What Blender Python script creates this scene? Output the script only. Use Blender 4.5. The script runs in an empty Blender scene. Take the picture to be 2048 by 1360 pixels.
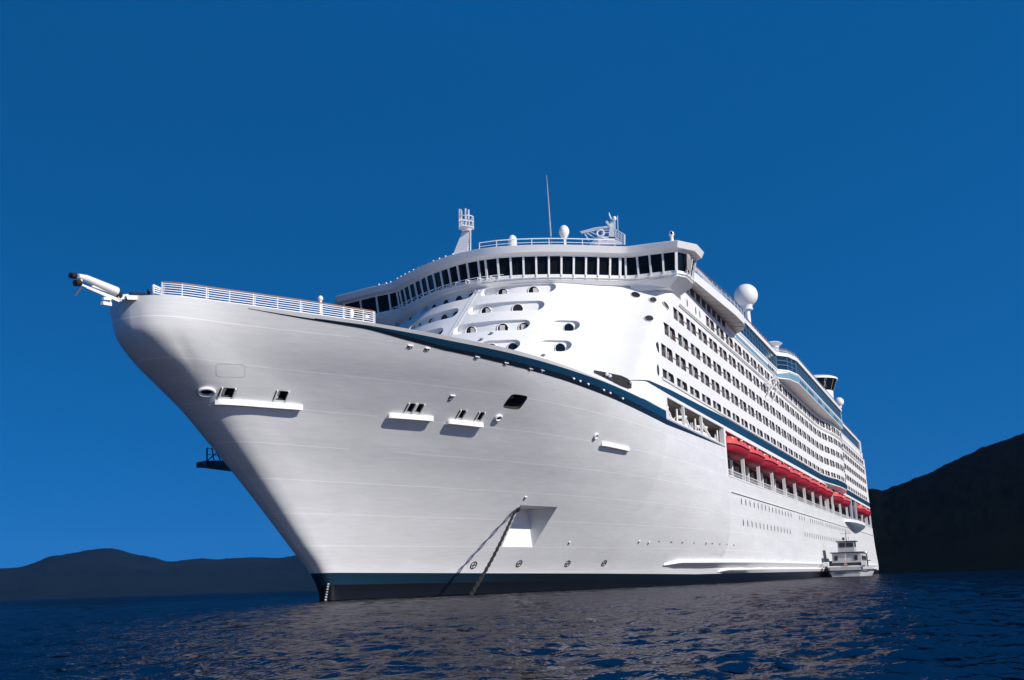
import bpy, math, random
import numpy as np
from mathutils import Vector, Matrix, noise
random.seed(7)
S = bpy.context.scene
# ------------------------------------------------------------------ camera
# x runs aft along the ship, port side is -y, z up, water at z = 0 (metres)
def nrm(v):
    v = np.array(v, float); return v / np.linalg.norm(v)
class Cam:
    def __init__(s, f, a, c, h):
        s.f = f; s.C = np.array([-a, -c, h])
        d = nrm([1956 - 1024, 1135.5 - 680, f]); hd = np.array([1, -0.033, 0.])
        up = nrm(np.cross(d, hd)); up = -up if up[1] > 0 else up
        s.R = np.array([d, np.cross(up, d), up]).T
    def ray(s, u, v): return s.R.T @ nrm([u - 1024, v - 680, s.f])
    def hit(s, u, v, ax, val):
        r = s.ray(u, v); return s.C + (val - s.C[ax]) / r[ax] * r
K = Cam(2150, 75.37, 48.23, .87)
cam = bpy.data.cameras.new('camera'); co = bpy.data.objects.new('camera', cam)
S.collection.objects.link(co); S.camera = co
cam.sensor_width = 36; cam.lens = 2150 / 2048 * 36; cam.clip_end = 60000; cam.clip_start = .1
M = Matrix([[K.R[0][i], -K.R[1][i], -K.R[2][i]] for i in range(3)]).to_4x4()
M.translation = Vector(K.C); co.matrix_world = M
# ------------------------------------------------------------------ world, sun, exposure
SUN = Vector((-.22, -.83, .49)).normalized()
elev = math.asin(SUN.z)
w = bpy.data.worlds.new('World'); S.world = w; w.use_nodes = True
nt = w.node_tree; bg = nt.nodes['Background']; bg.inputs[1].default_value = .138
sk = nt.nodes.new('ShaderNodeTexSky'); sk.sky_type = 'NISHITA'; sk.sun_disc = False
sk.sun_elevation = elev; sk.sun_rotation = math.atan2(SUN.x, SUN.y)
sk.altitude = 1500; sk.air_density = 1.0; sk.dust_density = 0.1; sk.ozone_density = 4
tc = nt.nodes.new('ShaderNodeTexCoord'); sp = nt.nodes.new('ShaderNodeSeparateXYZ'); cb = nt.nodes.new('ShaderNodeCombineXYZ')
ab = nt.nodes.new('ShaderNodeMath'); ab.operation = 'ABSOLUTE'
ad = nt.nodes.new('ShaderNodeMath'); ad.operation = 'ADD'; ad.inputs[1].default_value = .48
L = nt.links.new
L(tc.outputs['Generated'], sp.inputs[0]); L(sp.outputs[2], ab.inputs[0]); L(ab.outputs[0], ad.inputs[0])
L(sp.outputs[0], cb.inputs[0]); L(sp.outputs[1], cb.inputs[1]); L(ad.outputs[0], cb.inputs[2]); L(cb.outputs[0], sk.inputs[0])
mx = nt.nodes.new('ShaderNodeMix'); mx.data_type = 'RGBA'; mx.blend_type = 'MULTIPLY'; mx.inputs[0].default_value = 1
mx.inputs[7].default_value = (.035, .77, 1.17, 1)          # polarised, deep blue
L(sk.outputs[0], mx.inputs[6]); L(mx.outputs[2], bg.inputs[0])
sd = bpy.data.lights.new('sun', 'SUN'); sd.energy = 4.5; sd.angle = math.radians(.5); sd.color = (1, .94, .86)
so = bpy.data.objects.new('sun', sd); S.collection.objects.link(so)
so.rotation_euler = SUN.to_track_quat('Z', 'Y').to_euler()
S.view_settings.view_transform = 'Standard'; S.view_settings.look = 'None'
S.view_settings.exposure = 0.12; S.view_settings.gamma = 1
# ------------------------------------------------------------------ materials
def mat(name, col, rough=.5, metal=0, var=0., vscale=1., bump=0., bscale=3., stretch=None, spec=.5, noise_col=None):
    m = bpy.data.materials.new(name); m.use_nodes = True; n = m.node_tree; b = n.nodes['Principled BSDF']; l = n.links.new
    b.inputs['Base Color'].default_value = (*col, 1); b.inputs['Roughness'].default_value = rough
    b.inputs['Metallic'].default_value = metal; b.inputs['Specular IOR Level'].default_value = spec
    if var or bump:
        t = n.nodes.new('ShaderNodeTexCoord'); mp = n.nodes.new('ShaderNodeMapping'); l(t.outputs['Object'], mp.inputs[0])
        if stretch: mp.inputs['Scale'].default_value = stretch
    if var:
        z = n.nodes.new('ShaderNodeTexNoise'); z.inputs['Scale'].default_value = vscale; z.inputs['Detail'].default_value = 6
        l(mp.outputs[0], z.inputs[0]); r = n.nodes.new('ShaderNodeMix'); r.data_type = 'RGBA'
        c2 = noise_col or tuple(c * (1 - var) for c in col)
        r.inputs[6].default_value = (*c2, 1); r.inputs[7].default_value = (*tuple(min(1, c * (1 + var * .5)) for c in col), 1)
        l(z.outputs[0], r.inputs[0]); l(r.outputs[2], b.inputs['Base Color'])
    if bump:
        z2 = n.nodes.new('ShaderNodeTexNoise'); z2.inputs['Scale'].default_value = bscale; z2.inputs['Detail'].default_value = 4
        l(mp.outputs[0], z2.inputs[0]); bp = n.nodes.new('ShaderNodeBump'); bp.inputs['Strength'].default_value = bump
        l(z2.outputs[0], bp.inputs['Height']); l(bp.outputs[0], b.inputs['Normal'])
    return m
WHITE = mat('white_paint', (.82, .81, .80), .45, var=.09, vscale=.35, bump=.06, bscale=.5, stretch=(1, 1, 2))
TRIM = mat('trim_white', (.82, .81, .80), .4, var=.05, vscale=2)
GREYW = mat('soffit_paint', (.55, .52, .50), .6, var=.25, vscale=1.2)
BLUE = mat('stripe_blue', (.004, .043, .092), .4, var=.2, vscale=.7)
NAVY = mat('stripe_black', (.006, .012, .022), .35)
LBLUE = mat('pale_blue_paint', (.16, .30, .38), .4)
GLASS = mat('bridge_glass', (.006, .008, .010), .06, spec=.4)
SEAGL = mat('blue_glass', (.012, .035, .075), .12, var=.4, vscale=.6)
DARK = mat('dark_interior', (.035, .028, .025), .6, var=.4, vscale=2)
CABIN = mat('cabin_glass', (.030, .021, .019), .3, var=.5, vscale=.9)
BAYB = mat('bay_underside', (.13, .17, .22), .6)
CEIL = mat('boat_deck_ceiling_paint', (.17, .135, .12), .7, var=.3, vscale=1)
LATT = mat('balustrade', (.30, .26, .24), .5)
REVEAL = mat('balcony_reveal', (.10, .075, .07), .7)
CURT = mat('curtain', (.5, .47, .44), .8)
RAILM = mat('rail_white', (.78, .78, .78), .4)
TEAK = mat('teak_handrail', (.22, .075, .03), .5, var=.3, vscale=3)
RUST = mat('chain_iron', (.011, .009, .010), .65, var=.4, vscale=6)
RED = mat('lifeboat_red', (.38, .022, .035), .5, var=.35, vscale=1.4, noise_col=(.26, .012, .028), spec=.15)
RED2 = mat('lifeboat_canopy', (.70, .12, .10), .5, var=.3, vscale=1.4, noise_col=(.42, .035, .05), spec=.15)
DKRED = mat('lifeboat_rubrail', (.05, .006, .01), .5)
BLACK = mat('black_rubber', (.01, .01, .012), .6)
ORANGE = mat('orange_gear', (.55, .16, .05), .6)
GREYD = mat('grey_machinery', (.35, .34, .33), .5, var=.4, vscale=2)
def hull_mat():
    m = bpy.data.materials.new('hull_paint'); m.use_nodes = True; n = m.node_tree; l = n.links.new; b = n.nodes['Principled BSDF']
    b.inputs['Roughness'].default_value = .38
    t = n.nodes.new('ShaderNodeTexCoord'); s = n.nodes.new('ShaderNodeSeparateXYZ'); l(t.outputs['Object'], s.inputs[0])
    def math_(op, a, b_=None, c=None):
        q = n.nodes.new('ShaderNodeMath'); q.operation = op
        for i, x in enumerate((a, b_, c)):
            if x is None: continue
            if isinstance(x, (int, float)): q.inputs[i].default_value = x
            else: l(x, q.inputs[i])
        return q.outputs[0]
    def mix(f, a, b_):
        q = n.nodes.new('ShaderNodeMix'); q.data_type = 'RGBA'
        for i, x in ((0, f), (6, a), (7, b_)):
            if isinstance(x, tuple): q.inputs[i].default_value = (*x, 1)
            elif isinstance(x, float): q.inputs[i].default_value = x
            else: l(x, q.inputs[i])
        return q.outputs[2]
    X, Z = s.outputs[0], s.outputs[2]
    def nz(scale, vec, det=5):
        mp = n.nodes.new('ShaderNodeMapping'); mp.inputs['Scale'].default_value = vec; l(t.outputs['Object'], mp.inputs[0])
        q = n.nodes.new('ShaderNodeTexNoise'); q.inputs['Scale'].default_value = scale; q.inputs['Detail'].default_value = det
        l(mp.outputs[0], q.inputs[0]); return q.outputs[0]
    n1 = nz(1., (.12, .12, .9)); n2 = nz(1., (.6, .6, 6.)); n3 = nz(.25, (1, 1, .25), 3)
    v = math_('ADD', math_('MULTIPLY', n1, .5), math_('MULTIPLY', n2, .5))
    cr = n.nodes.new('ShaderNodeMapRange'); cr.inputs[1].default_value = .35; cr.inputs[2].default_value = .65; l(v, cr.inputs[0])
    white = mix(cr.outputs[0], (.675, .675, .68), (.775, .775, .78))
    cr3 = n.nodes.new('ShaderNodeMapRange'); cr3.inputs[1].default_value = .45; cr3.inputs[2].default_value = .75; cr3.inputs[4].default_value = .35; l(n3, cr3.inputs[0])
    white = mix(cr3.outputs[0], white, (.66, .66, .63))
    # plating seams: horizontal every 2.35 m
    fr = math_('FRACT', math_('DIVIDE', math_('ADD', Z, .55), 2.35))
    seam = math_('LESS_THAN', fr, .022)
    seamn = math_('MULTIPLY', seam, math_('GREATER_THAN', nz(.06, (1, 1, 1), 2), .40))
    white = mix(math_('MULTIPLY', seamn, .8), white, (.93, .92, .90))
    fx = math_('LESS_THAN', math_('FRACT', math_('DIVIDE', math_('ADD', X, math_('MULTIPLY', Z, .9)), 12.4)), .004)
    white = mix(math_('MULTIPLY', fx, .25), white, (.6, .6, .6))
    # boot topping: paint line falls from 2.15 m at the stem to 1.1 m amidships
    ln = n.nodes.new('ShaderNodeMapRange'); ln.inputs[1].default_value = 0; ln.inputs[2].default_value = 60; ln.inputs[3].default_value = 2.13; ln.inputs[4].default_value = 1.22; l(X, ln.inputs[0])
    below = math_('LESS_THAN', Z, ln.outputs[0])
    low = math_('LESS_THAN', Z, math_('MULTIPLY', ln.outputs[0], .56))
    fxb = n.nodes.new('ShaderNodeMapRange'); fxb.inputs[1].default_value = 2; fxb.inputs[2].default_value = 26; l(X, fxb.inputs[0])
    boot = mix(low, mix(fxb.outputs[0], (.005, .026, .050), (.003, .008, .012)), (.003, .004, .006))
    fin = mix(below, white, boot); l(fin, b.inputs['Base Color'])
    bp = n.nodes.new('ShaderNodeBump'); bp.inputs['Strength'].default_value = .3; bp.inputs['Distance'].default_value = .05
    hgt = math_('ADD', math_('MULTIPLY', nz(.35, (1, 1, 1), 3), 1.2), math_('ADD', math_('MULTIPLY', seam, .25), math_('MULTIPLY', nz(.5, (1, 1, 7), 3), .35))); l(hgt, bp.inputs['Height']); l(bp.outputs[0], b.inputs['Normal'])
    return m
HULL = hull_mat()
# ------------------------------------------------------------------ helpers
def pch(xs, ys):
    xs = np.array(xs, float); ys = np.array(ys, float); h = np.diff(xs); d = np.diff(ys) / h
    m = np.zeros(len(xs)); m[0] = d[0]; m[-1] = d[-1]
    for i in range(1, len(xs) - 1):
        if d[i - 1] * d[i] > 0:
            w1 = 2 * h[i] + h[i - 1]; w2 = h[i] + 2 * h[i - 1]; m[i] = (w1 + w2) / (w1 / d[i - 1] + w2 / d[i])
    def f(x):
        x = min(max(x, xs[0]), xs[-1]); i = min(int(np.searchsorted(xs, x, 'right')) - 1, len(h) - 1); i = max(i, 0)
        t = (x - xs[i]) / h[i]; t2 = t * t; t3 = t2 * t
        return float((2 * t3 - 3 * t2 + 1) * ys[i] + (t3 - 2 * t2 + t) * h[i] * m[i] + (-2 * t3 + 3 * t2) * ys[i + 1] + (t3 - t2) * h[i] * m[i + 1])
    return f
class MB:
    def __init__(s): s.v = []; s.f = []; s.m = []
    def add(s, vs, fs, mi=0):
        o = len(s.v); s.v += [tuple(map(float, p)) for p in vs]
        for f in fs: s.f.append(tuple(o + i for i in f)); s.m.append(mi)
        return s
    def box(s, c, d, mi=0, R=None):
        R = R or Matrix.Identity(3); c = Vector(c)
        vs = [c + R @ Vector((x * d[0] / 2, y * d[1] / 2, z * d[2] / 2)) for x in (-1, 1) for y in (-1, 1) for z in (-1, 1)]
        return s.add(vs, [(0, 1, 3, 2), (4, 6, 7, 5), (0, 4, 5, 1), (2, 3, 7, 6), (0, 2, 6, 4), (1, 5, 7, 3)], mi)
    def bar(s, a, b, t, mi=0, h=None):
        a = Vector(a); b = Vector(b); d = b - a; L_ = d.length
        if L_ < 1e-6: return s
        R = d.to_track_quat('X', 'Z').to_matrix()
        return s.box((a + b) / 2, (L_, t, h or t), mi, R)
    def tube(s, pts, r, n=8, mi=0, cap=True):
        pts = [Vector(p) for p in pts]; rs = r if isinstance(r, (list, tuple)) else [r] * len(pts); rings = []
        for i, p in enumerate(pts):
            d = (pts[min(i + 1, len(pts) - 1)] - pts[max(i - 1, 0)]).normalized(); q = d.to_track_quat('Z', 'Y').to_matrix()
            rings.append([p + q @ Vector((rs[i] * math.cos(2 * math.pi * k / n), rs[i] * math.sin(2 * math.pi * k / n), 0)) for k in range(n)])
        return s.loft(rings, mi, cap=cap)
    def loft(s, rings, mi=0, closed=True, cap=False):
        n = len(rings[0]); vs = [p for r in rings for p in r]; fs = []
        for i in range(len(rings) - 1):
            for k in range(n if closed else n - 1):
                fs.append((i * n + k, i * n + (k + 1) % n, (i + 1) * n + (k + 1) % n, (i + 1) * n + k))
        if cap: fs += [tuple(range(n))[::-1], tuple((len(rings) - 1) * n + k for k in range(n))]
        return s.add(vs, fs, mi)
    def ell(s, c, r, n=20, k=12, mi=0, z0=-1):
        c = Vector(c); rings = []
        for i in range(k + 1):
            a = -math.pi / 2 + math.pi * i / k; zz = max(math.sin(a), z0); rr = math.cos(a) if math.sin(a) >= z0 else math.cos(math.asin(z0))
            rr = max(rr, 1e-3)
            rings.append([c + Vector((r[0] * rr * math.cos(2 * math.pi * j / n), r[1] * rr * math.sin(2 * math.pi * j / n), r[2] * zz)) for j in range(n)])
        return s.loft(rings, mi, cap=True)
    def build(s, name, mats, parent=None, smooth=None, fix=True):
        me = bpy.data.meshes.new(name); me.from_pydata(s.v, [], s.f)
        for m in (mats if isinstance(mats, (list, tuple)) else [mats]): me.materials.append(m)
        me.polygons.foreach_set('material_index', s.m)
        if fix:
            import bmesh
            bm = bmesh.new(); bm.from_mesh(me); bmesh.ops.recalc_face_normals(bm, faces=bm.faces); bm.to_mesh(me); bm.free()
        if smooth is not None:
            me.shade_smooth()
            me.set_sharp_from_angle(angle=math.radians(smooth))
        o = bpy.data.objects.new(name, me); S.collection.objects.link(o)
        if parent: o.parent = parent
        return o
def tag(o, label=None, cat=None, group=None, kind=None):
    if label: o['label'] = label
    if cat: o['category'] = cat
    if group: o['group'] = group
    if kind: o['kind'] = kind
    return o
def empty(name, loc=(0, 0, 0), rz=0):
    o = bpy.data.objects.new(name, None); S.collection.objects.link(o); o.location = loc; o.rotation_euler = (0, 0, rz); return o
def copy_tree(o, parent=None):
    c = o.copy(); S.collection.objects.link(c)
    if parent: c.parent = parent
    for ch in list(o.children): copy_tree(ch, c)
    return c
def boolean(o, cut, smooth=None):
    c = cut.build('cutter', list(o.data.materials))
    md = o.modifiers.new('b', 'BOOLEAN'); md.object = c; md.operation = 'DIFFERENCE'; md.solver = 'EXACT'
    dg = bpy.context.evaluated_depsgraph_get(); me = bpy.data.meshes.new_from_object(o.evaluated_get(dg))
    o.modifiers.clear(); o.data = me; bpy.data.objects.remove(c)
    if smooth: me.shade_smooth(); me.set_sharp_from_angle(angle=math.radians(smooth))
# ------------------------------------------------------------------ hull form
XS = pch([-1.5, 0.25, 1.2, 2.1, 4.07, 6.9, 9.57, 11.64, 13.5, 15.03, 16.32, 17.74, 19.6], [-0.15, -0.16, -0.55, -1.36, -3.99, -7.67, -11.22, -14.11, -16.72, -19.47, -21.7, -23.01, -23.22])
FD = pch([0.0, 0.0009, 0.0063, 0.0234, 0.0585, 0.1025, 0.161, 0.205, 0.241, 0.3327, 0.4514, 0.5863, 0.6996, 0.8201, 1.0, 9], [0, 0.75, 1.7, 2.85, 4.2, 5.9, 8.2, 9.85, 11.1, 13.9, 16.6, 18.15, 18.9, 19.2, 19.3, 19.3])
FW = pch([0, .0012, .0045, .011, .025, .1, .25, .5, .75, .9, 1, 9], [0, .42, .72, .95, 1.25, 3.05, 6.6, 12.6, 17.2, 18.9, 19.3, 19.3])
XS2 = pch([-1.5, 9.57, 11.64, 13.5, 15.5, 17.5, 19.6], [XS(-1.5), XS(9.57), XS(11.64), -16.5, -19.25, -21.75, XS(19.6)])
def HY0(x, z, xs):
    f = min(max(z / 19.6, 0), 1); L_ = 95 + (55.6 - 95) * f; u = (x - xs) / L_
    if u <= 0: return 0.
    if u >= 1: return 19.3
    g = f ** 1.15; return (1 - g) * FW(u) + g * FD(u)
def HY(x, z):
    xs = XS(z); y1 = HY0(x, z, xs)
    if z < 9.6 or x - xs > 60: return y1
    k = min(max((x - xs) / 7.5, 0), 1); k = k * k * (3 - 2 * k)
    return y1 + (HY0(x, z, XS2(z) if z > 9.57 else xs) - y1) * k
def hull_normal(x, z, side=-1):
    e = .08; dx = (HY(x + e, z) - HY(x - e, z)) / (2 * e); dz = (HY(x, z + e) - HY(x, z - e)) / (2 * e)
    return Vector((-dx, side * 1., -dz)).normalized()
def hull_hit(u, v):
    r = K.ray(u, v); t = 40.
    while t < 400:
        p = K.C + r * t
        if -p[1] < HY(p[0], p[2]) and p[1] < 1:
            a, b = t - .5, t
            for _ in range(20):
                m = (a + b) / 2; p = K.C + r * m
                if -p[1] < HY(p[0], p[2]): b = m
                else: a = m
            p = K.C + r * b; return Vector(p), hull_normal(p[0], p[2])
        t += .5
    return None, None
def on_hull(x, z, off=0.):
    n = hull_normal(x, z); return Vector((x, -HY(x, z), z)) + n * off
SHIP = empty('cruise_ship')
tag(SHIP, 'huge white cruise ship with a dark blue sheer stripe, anchored bow on', 'cruise ship')
def stern(z): return float(np.interp(z, [-2, 1, 2.6, 3.4, 6, 9, 13.4, 20, 27, 34.9], [288, 289, 290.5, 290, 287, 284.5, 282.3, 281, 279.6, 278.2]))
m = MB()
Xi = [-23.6 + 59 * (i / 60) ** 2.0 for i in range(61)]
Xi += [36.98, 37.0, 45, 55, 66.6, 66.62] + list(range(75, 281, 10)) + [282]
def ztop(X):
    if X <= 36.99: return float(np.interp(X, [-23.6, -18, -10.6, -5, 1.5, 9, 15, 22, 37], [19.6, 19.5, 19.3, 19.15, 19.0, 18.85, 18.7, 18.6, 18.5]))
    return 17.62 if X <= 66.61 else 13.75
Fk = [0, .03, .06, .09, .12, .16] + [.16 + .84 * i / 40 for i in range(1, 41)]
ringsP = []
for X in Xi:
    col = []; fade = max(0, 1 - (X + 23.6) / 59); zt = ztop(X)
    for f in Fk:
        z = -1.4 + f * (zt + 1.4); x = X + (XS(z) + 23.6) * fade
        if X == 282: x = stern(z)
        col.append((x, -max(HY(x, z), 0.004), z))
    ringsP.append(col)
N = len(Fk); vs = [p for c in ringsP for p in c]; o_ = len(vs); vs += [(p[0], -p[1], p[2]) for c in ringsP for p in c]
fs = []; nX = len(Xi)
for i in range(nX - 1):
    for k in range(N - 1):
        a, b, c, d = i * N + k, (i + 1) * N + k, (i + 1) * N + k + 1, i * N + k + 1
        fs += [(a, b, c, d), (o_ + a, o_ + d, o_ + c, o_ + b)]
    fs.append((i * N + N - 1, (i + 1) * N + N - 1, o_ + (i + 1) * N + N - 1, o_ + i * N + N - 1))
    fs.append((i * N, o_ + i * N, o_ + (i + 1) * N, (i + 1) * N))
for k in range(N - 1):
    fs.append((k, k + 1, o_ + k + 1, o_ + k)); e = (nX - 1) * N
    fs.append((e + k, o_ + e + k, o_ + e + k + 1, e + k + 1))
m.add(vs, fs)
hull = m.build('hull', [HULL, DARK], SHIP, smooth=28)
def frame_at(p, n):
    t = Vector((0, 0, 1)).cross(n).normalized(); u = n.cross(t).normalized(); return t, u      # t: aft along hull (for port)
# cutters in the hull: anchor pocket, mooring hatch, fairleads
cut = MB()
B1, _ = hull_hit(1004, 1094); B2, _ = hull_hit(1066, 1094); T1, n1 = hull_hit(1034, 1011); T2, n2 = hull_hit(1116, 1013)
zc = (T1.z + T2.z) / 2; zb = (B1.z + B2.z) / 2
o1 = Vector((n1.x, n1.y, 0)).normalized() * 2
b1 = Vector((B1.x, B1.y, zb)) - o1 * .04; b2 = Vector((B2.x, B2.y, zb)) - o1 * .04
k1 = Vector((b1.x + .3, b1.y, zc)) - o1 * .25; k2 = Vector((b2.x + .2, b2.y, zc)) - o1 * .25
t1 = Vector((T1.x, T1.y, zc)) + o1 * .9; t2 = Vector((T2.x, T2.y, zc)) + o1 * .9; c1 = b1 + o1 * 1.1; c2 = b2 + o1 * 1.1
c1.z = c2.z = zb
cut.add([b1, b2, k2, k1, c1, c2, t2, t1], [(0, 1, 2, 3), (4, 7, 6, 5), (0, 3, 7, 4), (1, 5, 6, 2), (3, 2, 6, 7), (0, 4, 5, 1)])
def hull_box(cut, p, n, w_, h, d, shear=0, rounded=0):
    t, u = frame_at(p, n); c = []
    if rounded:
        prof = []
        for k in range(20):
            a = 2 * math.pi * k / 20; ca, sa = math.cos(a), math.sin(a)
            prof.append((math.copysign(abs(ca) ** rounded, ca) * w_ / 2, math.copysign(abs(sa) ** rounded, sa) * h / 2))
    else: prof = [(-w_ / 2, -h / 2), (w_ / 2, -h / 2), (w_ / 2, h / 2), (-w_ / 2, h / 2)]
    r1 = [p + t * (a + shear * b) + u * b + n * .6 for a, b in prof]; r2 = [q - n * (d + .6) for q in r1]
    cut.loft([r1, r2], 1, cap=True); return prof
HATCH = hull_hit(1031, 804)
hull_box(cut, HATCH[0], HATCH[1], 2.15, 1.5, 1.6, shear=.1, rounded=.4)
FAIR = [(455, 785, .85, .75), (563, 791, .8, .75), (821, 815, .55, .8), (838, 816, .55, .8), (923, 828, .5, .8), (960, 832, .5, .8)]
FH = []
for u_, v_, w_, h_ in FAIR:
    p, n = hull_hit(u_, v_); FH.append((p, n, w_, h_)); hull_box(cut, p, n, w_, h_, 1.0)
RINGS = [(413, 783, 1.05, .72), (996, 835, .62, .5), (1191, 872, .5, .5)]
RH = []
for u_, v_, w_, h_ in RINGS:
    p, n = hull_hit(u_, v_); RH.append((p, n, w_, h_)); hull_box(cut, p, n, w_ * .72, h_ * .72, .9, rounded=1)
boolean(hull, cut, 28)
# dark liners set inside the hull openings
def liner(name, p, n, w_, h_, d, material):
    t, u = frame_at(p, n); q = MB(); c = p - n * (d - .06)
    q.add([c - t * w_ - u * h_, c + t * w_ - u * h_, c + t * w_ + u * h_, c - t * w_ + u * h_], [(0, 1, 2, 3)]); return q.build(name, material, SHIP)
hb = liner('mooring_hatch', HATCH[0], HATCH[1], 1.25, .82, 1.5, BLACK)
q = MB(); p, n = HATCH; t, u = frame_at(p, n)
for a in (-.55, -.1, .35): q.bar(p - n * 1.2 + t * a - u * .4, p - n * 1.2 + t * (a + .12) + u * .3, .07)
q.bar(p - n * .3 - t * .8 + u * .05, p - n * .5 + t * .1 + u * .16, .05)
q.build('bollard', GREYD, hb)
for p, n, w_, h_ in FH:
    f = liner('fairlead', p, n, w_ * .5, h_ * .5, .9, DARK); t, u = frame_at(p, n); q = MB()
    for a in (-w_ / 2 - .06, w_ / 2 + .06): q.bar(p + t * a - u * h_ * .5 + n * .06, p + t * a + u * h_ * .5 + n * .06, .1)
    q.bar(p - t * .15 - u * h_ * .5 - n * .3, p - t * .15 + u * h_ * .5 - n * .3, .16); q.build('roller', TRIM, f)
    for a in (-w_ / 2 - .14, w_ / 2 + .14): q = MB(); q.bar(p + t * a - u * h_ * .5 + n * .03, p + t * a + u * h_ * .5 + n * .03, .035); q.build('seam', DARK, f)
for p, n, w_, h_ in RH:
    t, u = frame_at(p, n); q = MB(); pts = [p + n * .08 + t * math.cos(a) * w_ / 2 + u * math.sin(a) * h_ / 2 for a in [2 * math.pi * k / 24 for k in range(25)]]
    q.tube(pts, .11, 8, cap=False); f = q.build('hawse_ring', TRIM, SHIP, smooth=50); liner('pipe', p, n, w_ * .36, h_ * .36, .8, DARK).parent = f
# fender ledges below the fairleads
def ledge(ua, va, ub, vb, h=.36, d=.24, n_=24, name='fender_ledge'):
    a, na = hull_hit(ua, va); b, nb = hull_hit(ub, vb); q = MB(); rings = []; z = a.z
    for i in range(n_ + 1):
        s_ = i / n_; x = a.x + (b.x - a.x) * s_; z = a.z + (b.z - a.z) * s_; n = hull_normal(x, z); nh = Vector((n.x, n.y, 0)).normalized()
        dd = d * min(1, min(s_, 1 - s_) * n_ / 2 + .35)
        base = Vector((x, -HY(x, z), z)); lo = Vector((x, -HY(x, z - h), z - h))
        rings.append([base - nh * .3 + Vector((0, 0, .03)), base + nh * (dd * .8) + Vector((0, 0, .02)), base + nh * dd - Vector((0, 0, .1)), Vector((base.x, base.y, z - h)) + nh * (dd * .85), lo - nh * .3])
    q.loft(rings, cap=True); return q.build(name, TRIM, SHIP, smooth=50)
for a in ((430, 799, 605, 811), (777, 827, 866, 834), (896, 839, 966, 847), (1203, 884, 1258, 896)): ledge(*a)
# sponsons low on the flank
def sponson(xa, zt, zb2, dmax, taper):
    q = MB(); rings = []; st = [xa, xa + 1.2, xa + taper] + list(np.arange(xa + taper + 3, 283, 4)) + [284.5]
    for i, x in enumerate(st):
        k = min(1, .04 + (x - xa) / taper) * (1 if x < 284 else .3); o = dmax * k; zm = (zt + zb2) / 2; h = (zt - zb2) / 2 * (.25 + .75 * min(1, (x - xa) / taper)); z1, z0 = zm + h, zm - h
        rings.append([(x, -HY(x, z1) + .5, z1 + .02), (x, -HY(x, z1) - o * .8, z1), (x, -HY(x, z1) - o, z1 - .2), (x, -HY(x, z0) - o * .25, z0), (x, -HY(x, z0) + .5, z0 - .02)])
    q.loft(rings, cap=True); return q.build('sponson', TRIM, SHIP, smooth=40)
sponson(49.8, 2.8, 2.05, .5, 3.2); sponson(66.4, 1.85, 1.2, .4, 3.0)
# rubbing strake, its shadow painted in as a dark strip below
q = MB()
for z, o, h in ((11.75, .14, .10),): q.box(((68 + 282) / 2, -19.3 - o / 2, z), (214, o, h))
q.build('rubbing_strake', TRIM, SHIP)
q = MB(); q.box((175, -19.3 - .03, 11.66), (213.5, .06, .07)); q.build('strake_painted_shadow', DARK, SHIP)
# ------------------------------------------------------------------ bulwark cap and stripes
def sheer_band(name, material, x0, x1, ztop_f, zbot_f, off, n_=90, parent=SHIP):
    q = MB(); rings = []
    for i in range(n_ + 1):
        s_ = (i / n_); X = x0 + (x1 - x0) * s_; zt, zb_ = ztop_f(X), zbot_f(X); r = []
        for z in (zt, zb_):
            x = X; n = hull_normal(x, z); nh = Vector((n.x, n.y, 0)).normalized(); r.append(Vector((x, -HY(x, z), z)) + nh * off)
        inn = [Vector((v.x, v.y, v.z)) - Vector((hull_normal(X, 18).x, hull_normal(X, 18).y, 0)).normalized() * (off + .12) for v in r]
        rings.append([r[0], r[1], inn[1], inn[0]])
    q.loft(rings, cap=True); return q.build(name, material, parent, smooth=40)
SX = [-18, -14.6, -10.4, -7.5, -4.2, 3, 10.6, 30.5, 37]
btop = lambda X: float(np.interp(X, SX, [19.33, 19.18, 19.11, 19.0, 18.86, 18.70, 18.62, 18.44, 18.38]))
bbot = lambda X: float(np.interp(X, SX, [19.325, 19.15, 19.04, 18.76, 18.44, 18.22, 18.13, 17.64, 17.5]))
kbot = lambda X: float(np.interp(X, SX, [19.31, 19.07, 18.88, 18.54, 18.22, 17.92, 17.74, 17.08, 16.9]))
sheer_band('blue_stripe', BLUE, -14, 36.6, btop, bbot, .035)
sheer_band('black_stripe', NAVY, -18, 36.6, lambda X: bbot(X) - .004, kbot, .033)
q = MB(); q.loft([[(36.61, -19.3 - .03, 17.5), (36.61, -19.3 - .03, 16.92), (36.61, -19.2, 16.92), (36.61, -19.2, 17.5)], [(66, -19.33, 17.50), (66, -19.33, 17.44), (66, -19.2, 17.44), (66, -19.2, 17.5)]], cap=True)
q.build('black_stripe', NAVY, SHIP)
# small fairlead notches under the stripe and lamps on it
for u_, v_ in ((820, 693), (854, 698), (953, 715), (1011, 727), (1060, 739), (1083, 742)):
    p, n = hull_hit(u_, v_); t, u = frame_at(p, n); q = MB()
    q.box(p + n * .02, (.1, .1, .1), 0, Matrix((t, u, n)).transposed().to_3x3()); 
    Rm = Matrix((t, u, n)).transposed(); q = MB()
    q.box(p + n * .015, (.42, .16, .05), 0, Rm); f = q.build('freeing_port', DARK, SHIP)
    q = MB(); q.box(p + n * .06 + u * .10, (.45, .05, .12), 0, Rm); q.box(p + n * .05 + t * .02, (.05, .2, .08), 0, Rm); q.build('lip', TRIM, f)
for u_, v_ in ((1146, 757), (1159, 762), (1175, 768), (1206, 780), (1219, 786), (1244, 797)):
    p, n = hull_hit(u_, v_); q = MB(); q.ell(p + n * .08, (.16, .12, .12), 10, 6); q.build('deck_lamp', TRIM, SHIP, smooth=60)
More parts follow.
